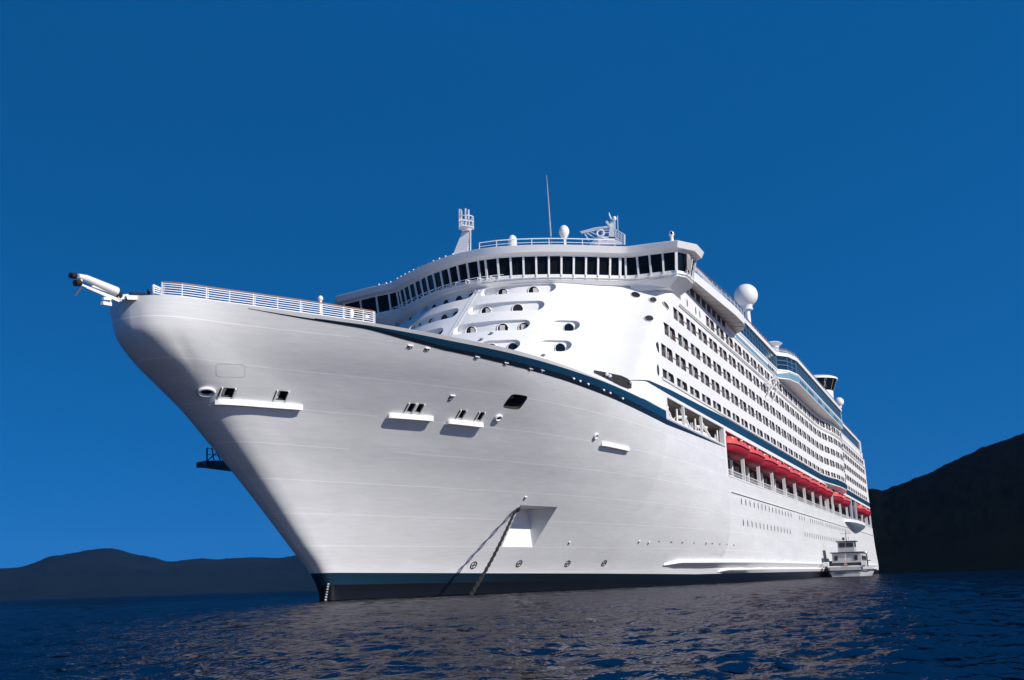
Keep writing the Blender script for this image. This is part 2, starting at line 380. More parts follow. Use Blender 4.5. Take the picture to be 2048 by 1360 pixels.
# brackets, overflow scoops, scuppers
for u_, v_, sc in ((903, 795, 1.2), (1050, 996, .8), (1138, 1086, .7), (1278, 1084, .7), (1297, 1086, .7), (1413, 1086, .7)):
    p, n = hull_hit(u_, v_); t, u = frame_at(p, n); Rm = Matrix((t, u, n)).transposed(); q = MB()
    q.box(p + n * .04 + u * .18 * sc, (.42 * sc, .06, .1), 0, Rm); f = q.build('scupper', TRIM, SHIP)
    q = MB(); q.box(p + n * .02 - t * .14 * sc - u * .06 * sc, (.07, .4 * sc, .05), 0, Rm); q.box(p + n * .02 - u * .22 * sc - t * .05, (.26 * sc, .07, .05), 0, Rm); q.build('outlet', DARK, f)
for u_, v_ in ((1318, 1083), (1343, 1084), (1365, 1085), (1388, 1086), (1425, 1087), (1440, 1088), (1454, 1089), (1468, 1090)):
    p, n = hull_hit(u_, v_); t, u = frame_at(p, n); Rm = Matrix((t, u, n)).transposed(); q = MB()
    q.box(p + n * .01, (.26, .12, .04), 0, Rm); f = q.build('outlet', DARK, SHIP)
# bow thruster symbols: circle with a cross
for u_, v_ in ((947, 1130), (1038, 1127), (1135, 1127), (1208, 1126)):
    p, n = hull_hit(u_, v_); t, u = frame_at(p, n); q = MB(); R_ = .36
    pts = [p + n * .015 + t * math.cos(a) * R_ * 1.1 + u * math.sin(a) * R_ for a in [2 * math.pi * k / 20 for k in range(21)]]
    q.tube(pts, .045, 4, cap=False); q.bar(pts[0], pts[10], .07, 0, .03); q.bar(pts[5], pts[15], .07, 0, .03)
    for k in (2, 12): q.bar(p + n * .015 + (pts[k] - p) * .35, pts[k], .12, 0, .03)
    q.build('thruster_mark', NAVY, SHIP)
# draught marks at the stem
for i in range(7):
    u_ = 657 - i * .9; v_ = 1167.5 + i * 5.3
    p, n = hull_hit(u_, v_)
    if p is None: continue
    t, u = frame_at(p, n); q = MB(); Rm = Matrix((t, u, n)).transposed(); q.box(p + n * .02, (.15, .11, .03), 0, Rm); q.build('draught_mark', TRIM, SHIP)
# faint outline of a bolted plate
p, n = hull_hit(461, 740); t, u = frame_at(p, n); q = MB()
pts = []
for k in range(33):
    a = 2 * math.pi * k / 32; ca, sa = math.cos(a), math.sin(a)
    pts.append(hull_hit(461 + math.copysign(abs(ca) ** .3, ca) * 29, 741 + math.copysign(abs(sa) ** .3, sa) * 13 + ca * 1.5)[0])
q.tube(pts, .012, 4, cap=False); q.build('shell_door', GREYD, SHIP)
# ------------------------------------------------------------------ anchor chain
ch = MB(); A = (k1 + t1) / 2 + Vector((0, 0, -.4)); A = Vector(T1) + Vector((.35, .25, -.25)); Bc = Vector(K.hit(941, 1184, 2, 0.0)); Bc = Vector(K.hit(941, 1184, 1, A.y - 1.5))
Bc.z = min(Bc.z, 0.); nl = 34
for i in range(nl):
    s_ = (i + .5) / nl; c = A.lerp(Bc, s_) + Vector((0, 0, -.35 * math.sin(math.pi * s_))); d = (Bc - A).normalized()
    R = d.to_track_quat('X', 'Z').to_matrix() @ Matrix.Rotation(math.pi / 2 * (i % 2) + .4, 3, 'X'); ln = (Bc - A).length / nl
    pts = [c + R @ Vector((math.cos(a) * ln * .78, math.sin(a) * .125, 0)) for a in [2 * math.pi * k / 12 for k in range(13)]]
    ch.tube(pts, .052, 6, cap=False)
    ch.bar(c - R @ Vector((0, .16, 0)), c + R @ Vector((0, .16, 0)), .06)
ch.build('anchor_chain', RUST, SHIP, smooth=60)
q = MB(); q.ell(A + Vector((.25, .1, .1)), (.5, .4, .45), 12, 8); q.build('anchor_ring', RUST, SHIP, smooth=50)
# ------------------------------------------------------------------ superstructure
def X0(z): return 23.6 + (z - 25.) * 1.07
CF = pch([0, 3, 5, 8, 10, 11.5, 13.2, 15, 16.8, 18.1, 18.85, 19.2, 19.3], [0, .35, 1.0, 2.6, 4.1, 5.3, 6.6, 7.9, 9.1, 9.7, 10.3, 10.8, 11.4])
CS = [0, 1.5, 3, 4, 5, 6, 7, 8, 9, 10, 11, 12, 13, 14, 15, 15.8, 16.5, 17.2, 17.8, 18.3, 18.7, 19.0, 19.15, 19.25, 19.3]
BX = [37.2, 60, 100, 140, 160, 164, 168, 172, 176, 180, 186, 192, 196, 200, 203, 206, 209, 215, 240, 265]
bulge = pch([160, 166, 172, 178, 184, 194, 200, 204, 207, 209.5, 212, 290], [0, .05, .35, .9, 1.45, 1.75, 1.6, 1.15, .55, .1, 0, 0])
def fy(x): return 19.3 + (bulge(x) if 160 < x < 212 else 0)
def outline(z, xe, bul=True, xcut=None):
    pts = [(X0(z) + CF(y), -y) for y in CS]
    if xcut: pts += [(xcut, -19.3)]
    else: pts += [(x, -(fy(x) if bul else 19.3)) for x in BX if x > pts[-1][0] + .5] + [(xe, -19.3)]
    return [(x, y, z) for x, y in pts] + [(x, -y, z) for x, y in reversed(pts) if abs(y) > .01]
zl = [20.2, 20.8, 21.9, 23.5, 25, 26.5, 28, 29.5, 31, 32.5, 34, 34.9]
m = MB(); rings = [outline(z, stern(z)) for z in zl]
ml = max(len(r) for r in rings)
# keep ring counts equal: outline() drops flank stations in front of the corner, so build with a fixed list
def outline2(z, xe):
    x_c = X0(z) + 11.4; pts = [(X0(z) + CF(y), -y) for y in CS]
    fl = [max(x, x_c + .05 * (i + 1)) for i, x in enumerate(BX)]
    pts += [(x, -fy(x)) for x in fl] + [(xe, -19.3)]
    return [(x, y, z) for x, y in pts] + [(x, -y, z) for x, y in reversed(pts) if abs(y) > .01]
m = MB(); m.loft([outline2(z, stern(z)) for z in zl], cap=True)
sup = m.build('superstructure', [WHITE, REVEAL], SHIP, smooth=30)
m = MB(); m.loft([outline(z, 0, xcut=37.0 if z > 0 else 0) for z in (18.5, 18.9, 19.3, 20.19)], cap=True)
low = m.build('forward_deckhouse', WHITE, SHIP, smooth=30)
def front_hit(u, v):
    r = K.ray(u, v); t = 60.
    def inside(p):
        y = abs(p[1]); return y < 19.3 and p[0] > X0(p[2]) + CF(min(y, 19.3))
    while t < 400:
        p = K.C + r * t
        if inside(p):
            a, b = t - .5, t
            for _ in range(20):
                mm = (a + b) / 2
                if inside(K.C + r * mm): b = mm
                else: a = mm
            return Vector(K.C + r * b)
        t += .5
def front_n(y, z):
    s_ = -1 if y < 0 else 1; a = min(abs(y), 19.2); d = (CF(a + .05) - CF(max(a - .05, 0))) / (.1 if a > .05 else .05 + a); return Vector((-1, s_ * d, 1.07)).normalized()
cut = MB()
# long rounded recesses across the raked front
ROWZ = {'F': 33.30, 'E': 30.55, 'D': 27.75, 'C': 24.95}
REC = [('F', 0.2, -7.9), ('E', .5, -7.6), ('D', 1.0, -7.1), ('D', -8.9, -11.6), ('C', -3.0, -7.1), ('C', -8.6, -11.6),
       ('F', 9.9, 1.3), ('E', 10.2, 1.9), ('D', 10.4, 2.4), ('F', 16.6, 11.3), ('E', 16.6, 11.6), ('C', 8, 2)]
HH = .74
def yx(y): return CF(abs(y))
BACK = []
for row, ya, yb in REC:
    zc_ = ROWZ[row]; ns = 26; rings = []
    for i in range(ns + 1):
        e = (1 - math.cos(math.pi * i / ns)) / 2; y = ya + (yb - ya) * e; de = min(abs(y - ya), abs(y - yb)); hh = HH * (math.sqrt(max(0, 1 - (1 - min(de / HH, 1)) ** 2)) if de < HH else 1); hh = max(hh, .05)
        xb = X0(zc_ + HH) + yx(y) + .32
        rings.append([(xb - 4.2, y, zc_ - hh), (xb, y, zc_ - hh), (xb, y, zc_ + hh), (xb - 4.2, y, zc_ + hh)])
    cut.loft(rings, cap=True)
# balcony openings
ZB = {'C': (24.44, 25.86), 'D': (27.20, 28.62), 'E': (30.02, 31.44), 'F': (32.82, 34.20), 'B': (21.98, 23.02)}
P_ = 6.13; W_ = 4.80; BAL = []
start = {'B': 36.35, 'C': 36.4, 'D': 38.3, 'E': 43.0, 'F': 60.35}
for row, xs_ in start.items():
    x = xs_; z0, z1 = ZB[row]
    while x < 274:
        if not (205 < x < 209.5):
            BAL.append((row, x, z0, z1))
        x += P_
for row, x, z0, z1 in BAL:
    ya, yb = fy(x), fy(x + W_); r = .38
    prof = [(0, z0), (W_, z0), (W_, z1 - r), (W_ - r * .3, z1 - r * .3), (W_ - r, z1), (0, z1)]
    def pt(s_, z, d): yy = ya + (yb - ya) * s_ / W_; return (x + s_, -(yy - d), z)
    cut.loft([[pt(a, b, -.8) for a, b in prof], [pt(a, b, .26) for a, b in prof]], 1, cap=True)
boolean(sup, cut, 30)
# portholes on the back walls of the recesses
PORT = {'F': [-1.9, -5.3, 8.1, 5.9, 3.8, 1.9, 13.6], 'E': [-1.1, -4.6, 8.8, 6.6, 4.4, 2.6, 14.], 'D': [-.6, -4.1, -6.2, -10.3, 3.0, 5.4, 7.8], 'C': [-6.1, -10.3, 2.9, -4]}
for row, ys in PORT.items():
    for y in ys:
        z = ROWZ[row] - .12; xb = X0(ROWZ[row] + HH) + yx(y) + .32; s_ = 1 if y > 0 else -1
        d = (CF(abs(y) + .3) - CF(max(abs(y) - .3, 0))) / .6 * s_; t = Vector((d, 1, 0)).normalized(); n = Vector((-1, d, 0)).normalized(); c = Vector((xb, y, z))
        R_ = .60; q = MB(); rim = [c + n * .03 + t * math.cos(a) * R_ + Vector((0, 0, 1)) * math.sin(a) * R_ for a in [2 * math.pi * k / 24 for k in range(24)]]
        q.add(rim, [tuple(range(24))]); g = q.build('porthole', [CABIN, GLASS][int(y * 10) % 2], SHIP)
        q = MB(); q.tube([p + n * .02 for p in rim] + [rim[0] + n * .02], .06, 6, cap=False); q.build('frame', TRIM, g, smooth=60)
        if int(abs(y) * 7) % 3 == 1:
            q = MB(); a0 = -.4 * R_ if int(y * 3) % 2 else .05
            q.add([c + n * .045 + t * aa + Vector((0, 0, bb)) for aa, bb in ((a0 - .28, -.45), (a0 + .28, -.45), (a0 + .28, .38), (a0 - .28, .38))], [(0, 1, 2, 3)]); q.build('curtain', CURT, g)
# ovals and slits on the rounded corner
for u_, v_, w_, h_ in ((1271, 590, .55, .62), (1298, 637, .5, .62), (1306, 600, .42, .6), (1332, 611, .3, .62)):
    p = front_hit(u_, v_); n = front_n(p.y, p.z); t, u = frame_at(p, n); q = MB()
    q.add([p + n * .03 + t * math.cos(a) * w_ + u * math.sin(a) * h_ for a in [2 * math.pi * k / 24 for k in range(24)]], [tuple(range(24))]); g = q.build('porthole', GLASS if u_ < 1280 else DARK, SHIP)
    q = MB(); q.tube([p + n * .04 + t * math.cos(a) * w_ + u * math.sin(a) * h_ for a in [2 * math.pi * k / 24 for k in range(25)]], .04, 6, cap=False); q.build('frame', TRIM, g, smooth=60)
for z, x in ((33.5, 46.6), (33.5, 50.2), (33.5, 54.6), (33.5, 56.8), (25.1, 35.0), (22.5, 34.4)):
    y = HY(x, 18) if False else 19.3
    if x < X0(z) + 11.4:
        lo_, hi_ = 10, 19.3
        for _ in range(30):
            mm = (lo_ + hi_) / 2
            if X0(z) + CF(mm) > x: hi_ = mm
            else: lo_ = mm
        y = lo_
    n = front_n(-min(y, 19.1), z) if y < 19.2 else Vector((0, -1, 0)); p = Vector((x, -y, z)); t, u = frame_at(p, n); q = MB(); w_, h_ = (.22, .5) if z > 30 else (.40, .62)
    q.add([p + n * .03 + t * math.cos(a) * w_ + u * math.sin(a) * h_ for a in [2 * math.pi * k / 20 for k in range(20)]], [tuple(range(20))]); q.build('porthole', DARK, SHIP)
# balconies: glass doors, partition, curtain, lattice railing
def bal_parts(row):
    z0, z1 = ZB[row]; h = z1 - z0; q = MB(); q.box((2.28, .1, h / 2), (.30, .16, h - .02)); 
    q2 = MB(); q2.add([(0.02, .235, 0.02), (W_ - .02, .235, .02), (W_ - .02, .235, h - .02), (.02, .235, h - .02)], [(0, 1, 2, 3)])
    q3 = MB(); q3.add([(3.5, .225, .35), (3.95, .225, .35), (3.95, .225, h - .3), (3.5, .225, h - .3)], [(0, 1, 2, 3)])
    q4 = MB()
    if row != 'B':
        q4.bar((0, .04, h * .46), (W_, .04, h * .46), .035); nb = 7
        for i in range(nb):
            a = W_ * i / nb; b = W_ * (i + 1) / nb; q4.bar((a, .05, .03), (b, .05, h * .44), .03); q4.bar((b, .08, .03), (a, .08, h * .44), .02)
        q4.box((W_ + .75, -.04, h * .42), (1.5, .08, .06))
    else: q4.box((W_ / 2, -.06, -.05), (P_, .14, .07))
    return q, q2, q3, q4
meshes = {}
def mk_balcony(row, name='balcony'):
    q, q2, q3, q4 = bal_parts(row)
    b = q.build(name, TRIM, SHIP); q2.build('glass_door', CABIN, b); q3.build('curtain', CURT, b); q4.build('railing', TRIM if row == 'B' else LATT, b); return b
order = sorted(range(len(BAL)), key=lambda i: BAL[i][1])
indiv = [i for i in order if BAL[i][0] != 'B'][:100]; indB = [i for i in order if BAL[i][0] == 'B']
proto = {}
stuff = MB(); stuff_g = MB()
for i, (row, x, z0, z1) in enumerate(BAL):
    ya, yb = fy(x), fy(x + W_); ang = math.atan2(-(yb - ya), W_)
    if i in indiv or i in indB:
        nm = 'balcony' if row != 'B' else 'cabin_window'
        if row not in proto: proto[row] = mk_balcony(row, nm); b = proto[row]
        else: b = copy_tree(proto[row], SHIP)
        b.location = (x, -ya, z0); b.rotation_euler = (0, 0, ang)
    else:
        R = Matrix.Rotation(ang, 3, 'Z'); o = Vector((x, -ya, z0))
        for j, q in enumerate(bal_parts(row)):
            stuff.add([o + R @ Vector(v) for v in q.v], q.f, (0, 1, 2, 0)[j])
tag(stuff.build('balcony', [LATT, CABIN, CURT], SHIP), kind='stuff')
# deck-edge ledges
def flank_strip(name, material, xa, xb, z, h, o, path=fy, step=3.0, parent=SHIP, inn=.15):
    q = MB(); rings = []; nn = max(2, int((xb - xa) / step))
    for i in range(nn + 1):
        x = xa + (xb - xa) * i / nn; y = path(x); rings.append([(x, -(y + o), z - h / 2), (x, -(y + o), z + h / 2), (x, -(y - inn), z + h / 2), (x, -(y - inn), z - h / 2)])
    q.loft(rings, cap=True); return q.build(name, material, parent, smooth=30)
flank_strip('deck_ledge', TRIM, 46, 279, 32.45, .06, .16); flank_strip('deck_ledge', TRIM, 45.5, 279, 32.12, .06, .16)
flank_strip('deck_ledge', TRIM, 36, 281, 21.80, .14, .12)
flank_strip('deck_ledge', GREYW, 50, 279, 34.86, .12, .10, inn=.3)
# upper blue stripe with its thin black line, tapering forward
q = MB(); q2 = MB(); r1 = []; r2 = []
def yc(x, z):
    if x > X0(z) + 11.4: return fy(x)
    lo_, hi_ = 0, 19.3
    for _ in range(30):
        mm = (lo_ + hi_) / 2
        if X0(z) + CF(mm) > x: hi_ = mm
        else: lo_ = mm
    return lo_
for i in range(110):
    x = 28.2 + (280.8 - 28.2) * (i / 109) ** 1.6; zt = float(np.interp(x, [28.2, 31, 39, 53, 68, 290], [20.58, 20.76, 21.06, 21.30, 21.62, 21.62])); zb_ = float(np.interp(x, [28.2, 31, 39, 290], [20.54, 20.48, 20.42, 20.42]))
    th = .16 * min(1, max(.1, (x - 28) / 15)); o = .03
    def SP(z, d):
        y = yc(x, z); n = front_n(-min(y, 19.1), z) if y < 19.25 else Vector((0, -1, 0)); n = Vector((n.x, n.y, 0)).normalized() if y < 19.25 else n; return Vector((x, -y, z)) + n * d
    r1.append([SP(zb_, o), SP(zt - th, o), SP(zt - th, -.2), SP(zb_, -.2)])
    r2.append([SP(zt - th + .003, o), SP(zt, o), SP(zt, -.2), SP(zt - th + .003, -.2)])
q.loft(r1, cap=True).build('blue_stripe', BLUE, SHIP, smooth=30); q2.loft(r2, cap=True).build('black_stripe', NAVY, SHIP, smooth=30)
# dark mooring slot between bulwark and deckhouse
q = MB(); top = [(1188, 741), (1205, 744), (1225, 748), (1243, 752), (1256, 758), (1263, 767)]; bot = [(1188, 746), (1205, 754), (1225, 764), (1243, 773), (1256, 778), (1263, 777)]; rr_ = []
for a_, b_ in zip(top, bot):
    pa, pb = front_hit(*a_), front_hit(*b_); na = front_n(pa.y, pa.z); rr_.append([pa + na * .05, pb + na * .05])
q.loft(rr_, closed=False); q.build('mooring_slot', DARK, SHIP)
q = MB()
for u_, v_ in ((1213, 752), (1219, 755), (1262, 768)):
    p = front_hit(u_, v_); q.ell(p + front_n(p.y, p.z) * .2, (.2, .2, .2), 10, 6)
q.build('bollard', TRIM, SHIP, smooth=60)
# ------------------------------------------------------------------ open decks in the flank (z 13.7 - 20.2)
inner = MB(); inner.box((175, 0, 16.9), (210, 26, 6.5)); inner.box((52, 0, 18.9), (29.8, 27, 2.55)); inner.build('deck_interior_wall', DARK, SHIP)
q = MB()
XOP = [(37.0, 44.5, 17.62), (44.9, 53.4, 17.62), (53.8, 66.0, 17.62)]
for a, b, z in XOP:
    q.box((a - .18 if a > 40 else 37.1, -19.2, 18.9), (.35, .3, 2.6))
q.box((66.7, -19.0, 17.0), (1.0, .62, 6.5))
PX = [67.0 + 12.0 * i for i in range(10)] + [184, 199, 214, 226, 238, 254, 269, 281]
for x in PX[1:]:
    q.box((x, -19.05, 17.0), (.34, .46, 6.5)); q.box((x - .9, -17.6, 16.4), (.7, .3, 5.2)); q.box((x, -18.9, 19.9), (1.6, .55, .5))
q.box((174, -19.22, 20.03), (214, .2, .35)); q.box((52, -19.22, 20.12), (30, .2, .16))
q.box((174, -19.25, 13.82), (214.5, .24, .18)); q.box((52, -19.25, 17.68), (29.6, .24, .14))
q.build('boat_deck_frame', TRIM, SHIP)
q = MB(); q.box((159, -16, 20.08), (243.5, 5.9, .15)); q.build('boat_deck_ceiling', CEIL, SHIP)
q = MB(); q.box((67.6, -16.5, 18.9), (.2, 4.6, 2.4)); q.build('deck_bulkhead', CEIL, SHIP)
q = MB()
for i in range(len(PX) - 1):
    a, b = PX[i] + .4, PX[i + 1] - .4; q.bar((a, -19.15, 14.75), (b, -19.15, 14.75), .07)
    k = a
    while k < b: q.bar((k, -19.15, 13.9), (k, -19.15, 14.75), .05); k += .75
    q.bar((a, -19.15, 14.3), (b, -19.15, 14.3), .04)
q.build('promenade_railing', RAILM, SHIP)
# promenade windows, lockers seen below the boats
q = MB(); q2 = MB()
for i in range(len(PX) - 1):
    a = PX[i]
    for k in range(3):
        q.box((a + 3 + k * 3.2, -13.05, 15.3), (1.5, .2, 1.5)); 
    q2.box((a + 8.8, -16.2, 15.4), (.9, .9, 3.0)); q2.box((a + 4.2, -17.3, 14.3), (1.4, .7, .8))
q.build('promenade_window', SEAGL, SHIP); q2.build('deck_locker', GREYD, SHIP)
q = MB(); q.box((232, -18.9, 17), (22.5, .1, 6.2)); q.build('glazed_wall', SEAGL, SHIP)
# rescue boat davits and machinery in the first three openings
q = MB(); rng = random.Random(3)
for a, b, z in XOP:
    w_ = b - a
    q.tube([(a + w_ * .12, -18.6, 20.0), (a + w_ * .55, -18.7, 18.1)], .17, 8); q.tube([(a + w_ * .05, -18.3, 18.9), (a + w_ * .5, -18.4, 19.4)], .2, 8)
    q.ell((a + w_ * .45, -18.0, 18.3), (w_ * .36, .7, .5), 14, 8); q.ell((a + w_ * .75, -18.1, 18.1), (w_ * .2, .6, .45), 12, 8)
    q.box((a + w_ * .7, -17.9, 18.0), (w_ * .3, .8, .7)); q.tube([(a + w_ * .9, -18.7, 17.7), (a + w_ * .9, -18.7, 19.6)], .12, 8)
    for k in range(5):
        xx = a + .4 + rng.random() * (w_ - .8); q.bar((xx, -18.9, 17.75), (xx + .2, -18.9, 18.3 + rng.random() * .6), .08)
q.build('davit_machinery', [TRIM], SHIP, smooth=50)
# side bay aft, near the quarter
q = MB(); rings = []
for s_ in (1, .97, .8, .5, .15):
    zz = 13.0 - 2.5 * (1 - s_) ** .7; rings.append([(226 + 22 * s_ * math.cos(a), -19.0 - 2.4 * s_ * max(0, math.sin(a)) ** .8, zz) for a in [math.pi * k / 16 for k in range(17)]])
rings.insert(0, [(p[0], p[1], 13.7) for p in rings[0]])
q.loft(rings[:2] ); q.loft(rings[1:], 1); q.build('side_bay', [TRIM, BAYB], SHIP, smooth=40)
# stern details: platform ends and rail
q = MB()
for z in (13.6, 8.3, 4.8): q.box((stern(z) + .6, -17.5, z), (2.2, 3.2, .5))
q.build('stern_platform', TRIM, SHIP)
q = MB(); q.box((286.9, -18.3, 12.5), (.8, 1.2, 1.0)); q.build('stern_fitting', ORANGE, SHIP)
# lower portholes
pm = None
def port_row(z, xs, w_=.24, h_=.48):
    global pm
    for x in xs:
        if pm is None:
            q = MB(); q.add([(w_ * math.cos(a), 0, h_ * math.sin(a)) for a in [2 * math.pi * k / 14 for k in range(14)]], [tuple(range(14))]); pm = q.build('hull_porthole', DARK, SHIP); o = pm
        else: o = pm.copy(); S.collection.objects.link(o)
        o.location = (x, -19.3 - .03, z)
port_row(10.85, [74.5 + 3.12 * i for i in range(15)] + [128, 131, 134.2] + [142 + 3.1 * i for i in range(7)] + [166 + 3.1 * i for i in range(16)])
port_row(7.95, [74.7 + 3.14 * i for i in range(14)] + [133 + 3.1 * i for i in range(26)])
# ------------------------------------------------------------------ bridge
def mir(p):
    p = Vector(p); k = min(max((abs(p.y) - 17) / 4.4, 0), 1); return Vector((p.x + 1.6 * k, abs(p.y) + 3.6 * k, p.z))
BYX = pch([0, 2, 4, 6, 8, 10, 12, 13.6, 14.6, 15.6, 18, 20.4], [0, .15, .75, 1.6, 2.6, 3.9, 5.2, 6.35, 7.0, 7.35, 7.5, 7.7])
XB = 32.75
def bridge_ring(z, off):
    base = []
    for y in [0, 2, 4, 6, 8, 10, 12, 13.6, 14.2, 14.8, 15.6, 18, 20.6]: base.append(Vector((XB + BYX(min(y, 20.4)), -y, 0)))
    base += [Vector((XB + 9.2, -21.4, 0)), Vector((XB + 12.4, -21.4, 0))]
    nn = []
    for i, p in enumerate(base):
        a = base[max(i - 1, 0)]; b = base[min(i + 1, len(base) - 1)]
        if i == 0: a = Vector((b.x, -b.y, 0)); 
        d = (b - a).normalized(); nn.append(Vector((-abs(d.y), -abs(d.x) if d.x > 0 else 0, 0)).normalized() if i else Vector((-1, 0, 0)))
    pts = [p + n * off for p, n in zip(base, nn)]; end = Vector((XB + 12.4, pts[-1].y, 0)); pts[-1] = end
    sb = [mir((p.x, p.y, z)) for p in pts if abs(p.y) > .2]; sb[-1].x = XB + 12.4
    return [(p.x, p.y, z) for p in pts] + [tuple(p) for p in reversed(sb)]
m = MB(); m.loft([bridge_ring(33.6, -2.2), bridge_ring(34.0, -.6), bridge_ring(34.35, -.05), bridge_ring(34.98, .0)], cap=True)
bridge = m.build('bridge', WHITE, SHIP, smooth=35)
m = MB(); m.loft([bridge_ring(34.98, -.22), bridge_ring(37.2, .28)], cap=True); m.build('bridge_glazing', GLASS, bridge, smooth=20)
m = MB(); m.loft([bridge_ring(37.12, .45), bridge_ring(37.3, 1.15), bridge_ring(38.0, 1.5), bridge_ring(38.08, 1.35)], cap=True); m.build('bridge_roof', TRIM, bridge, smooth=30)
m = MB(); m.loft([bridge_ring(37.0, .40), bridge_ring(37.22, .52)]); m.build('window_head', TRIM, bridge)
# lower walkway line in front of the windows
lowr, hir = bridge_ring(34.98, -.05), bridge_ring(37.2, .45)
cum = [0]
for i in range(1, len(lowr)): cum.append(cum[-1] + (Vector(lowr[i]) - Vector(lowr[i - 1])).length)
half = (len(lowr) + 1) // 2
def on_ring(r, s_):
    s_ = min(max(s_, 0), cum[-1] - 1e-4); i = int(np.searchsorted(cum, s_, 'right')) - 1; i = min(i, len(r) - 2); t = (s_ - cum[i]) / (cum[i + 1] - cum[i]); return Vector(r[i]).lerp(Vector(r[i + 1]), t)
total = 0
idx15 = 8
s15 = cum[idx15]; s20 = cum[12]; s22 = cum[13]; s25 = cum[14]
marks = [1.43 * (k + .3) for k in range(int(s15 / 1.43))] + [s15, s15 + .7] + list(np.linspace(s15 + .7, s20, 5)[1:]) + [s22, (s22 + s25) / 2, s25]
def mullion(s_, mirror=False, th=.2):
    a, b = on_ring(lowr, s_), on_ring(hir, s_)
    if mirror: a, b = mir(a), mir(b)
    q = MB(); q.bar(a - Vector((.03, 0, .05)), b, th, 0, .16); return q.build('window_post', TRIM, bridge)
for s_ in marks:
    mullion(s_, False, .3 if s_ in (s15, s20) else .22); mullion(s_, True)
# brackets under the sill and gutter line
q = MB(); r_a, r_b = bridge_ring(34.55, .12), bridge_ring(34.3, .45)
for s_ in marks:
    for my in (1, -1):
        a, b = on_ring(r_a, s_), on_ring(bridge_ring(34.98, .1), s_); a, b = (mir(a), mir(b)) if my < 0 else (a, b); q.bar(b, a + Vector((0, 0, -.05)), .09)
q.loft([bridge_ring(34.52, .06), bridge_ring(34.58, .16), bridge_ring(34.64, .06)]); q.build('sill_bracket', TRIM, bridge)
# catwalk rail forward of the starboard windows
q = MB(); rr = bridge_ring(34.9, .85); rl = bridge_ring(34.35, .85)
for s0 in np.arange(-cum[10], 3.0, 1.43 * 1):
    s_ = abs(s0); my = -1 if s0 < 0 else 1
    a, b = on_ring(rr, s_), on_ring(rl, s_); a.y *= my; b.y *= my; s2 = abs(s0 + 1.43); m2 = -1 if s0 + 1.43 < 0 else 1
    a2, b2 = on_ring(rr, s2), on_ring(rl, s2); a2.y *= m2; b2.y *= m2
    if s0 < 2: q.bar(a, a2, .06); q.bar(b, b2, .08); q.bar(a, b, .07); c_ = on_ring(bridge_ring(34.9, -.1), s_); c_.y *= my; q.bar(c_, a, .06)
q.build('catwalk_rail', TRIM, bridge)
# wing end: door, sloped bracket down to the hull corner
q = MB(); q.loft([[(XB + 7.5, -20.9, 34.2), (XB + 13.0, -21.2, 34.2), (XB + 13.5, -19.0, 34.2), (XB + 7.8, -15, 34.2)], [(XB + 8.6, -19.4, 33.3), (XB + 13.0, -19.4, 33.2), (XB + 13.5, -18.6, 33.2), (XB + 8.0, -15, 33.2)]], cap=True)
q.build('wing_bracket', WHITE, bridge)
q = MB()
for k, x in enumerate((3.5, 4.6)): q.bar((XB + 8.9 + k, -21.62, 35.1), (XB + 8.7 + k, -21.75, 37.0), .25)
q.build('wing_door', GREYD, bridge)
# roof railing between the mast and the wing, roof lamps, horn, searchlight
q = MB(); rr0, rr1 = bridge_ring(38.05, .9), bridge_ring(38.95, .9); rr2 = bridge_ring(38.5, .9); sv = [k * 1.9 for k in range(9)]
for a_, b_ in zip([-1.0] + sv, sv): 
    A_, B_ = on_ring(rr1, max(a_, 0)), on_ring(rr1, b_); q.bar(A_, B_, .09); q.bar(on_ring(rr2, max(a_, 0)), on_ring(rr2, b_), .05); q.bar(on_ring(rr0, b_), B_, .08)
q.build('roof_railing', RAILM, bridge)
for k in list(range(3, 15)) + [16, 17, 18, 22, 23]:
    s_ = k * 1.05
    if s_ > cum[12]: break
    p = mir(on_ring(bridge_ring(38.15, 1.3), s_)); q = MB(); q.ell(p, (.10, .10, .12), 8, 6); q.build('roof_lamp', TRIM, bridge, smooth=60)
p = Vector(K.hit(1343, 468, 0, 40.3)); q = MB(); q.ell(p, (.34, .3, .36), 16, 10); q.tube([p - Vector((0, 0, .9)), p - Vector((0, 0, .2))], [.22, .16], 10); q.build('searchlight', TRIM, bridge, smooth=50)
q = MB(); q.ell(p + Vector((-.25, -.08, .05)), (.12, .17, .2), 10, 8); q.build('searchlight_lens', GLASS, bridge, smooth=50)
# ladder pilaster down the middle of the front
q = MB()
for off in (-.22, .22):
    pts = []
    for k in range(14): z = 20 + 14.2 * k / 13; pts.append((X0(z) - .03, .9 + off, z))
    q.tube(pts, .022, 6)
for k in range(60):
    z = 20.2 + 13.6 * k / 59; q.bar((X0(z) - .04, .68, z), (X0(z) - .04, 1.12, z), .025)
q.build('ladder', TRIM, SHIP)
q = MB()
for u_, v_ in ((984, 668), (964, 680), (1088, 712)):
    p = front_hit(u_, v_); q.ell(p + Vector((-.1, 0, .1)), (.2, .25, .12), 10, 6)
q.build('wall_fitting', GREYD, SHIP, smooth=60)
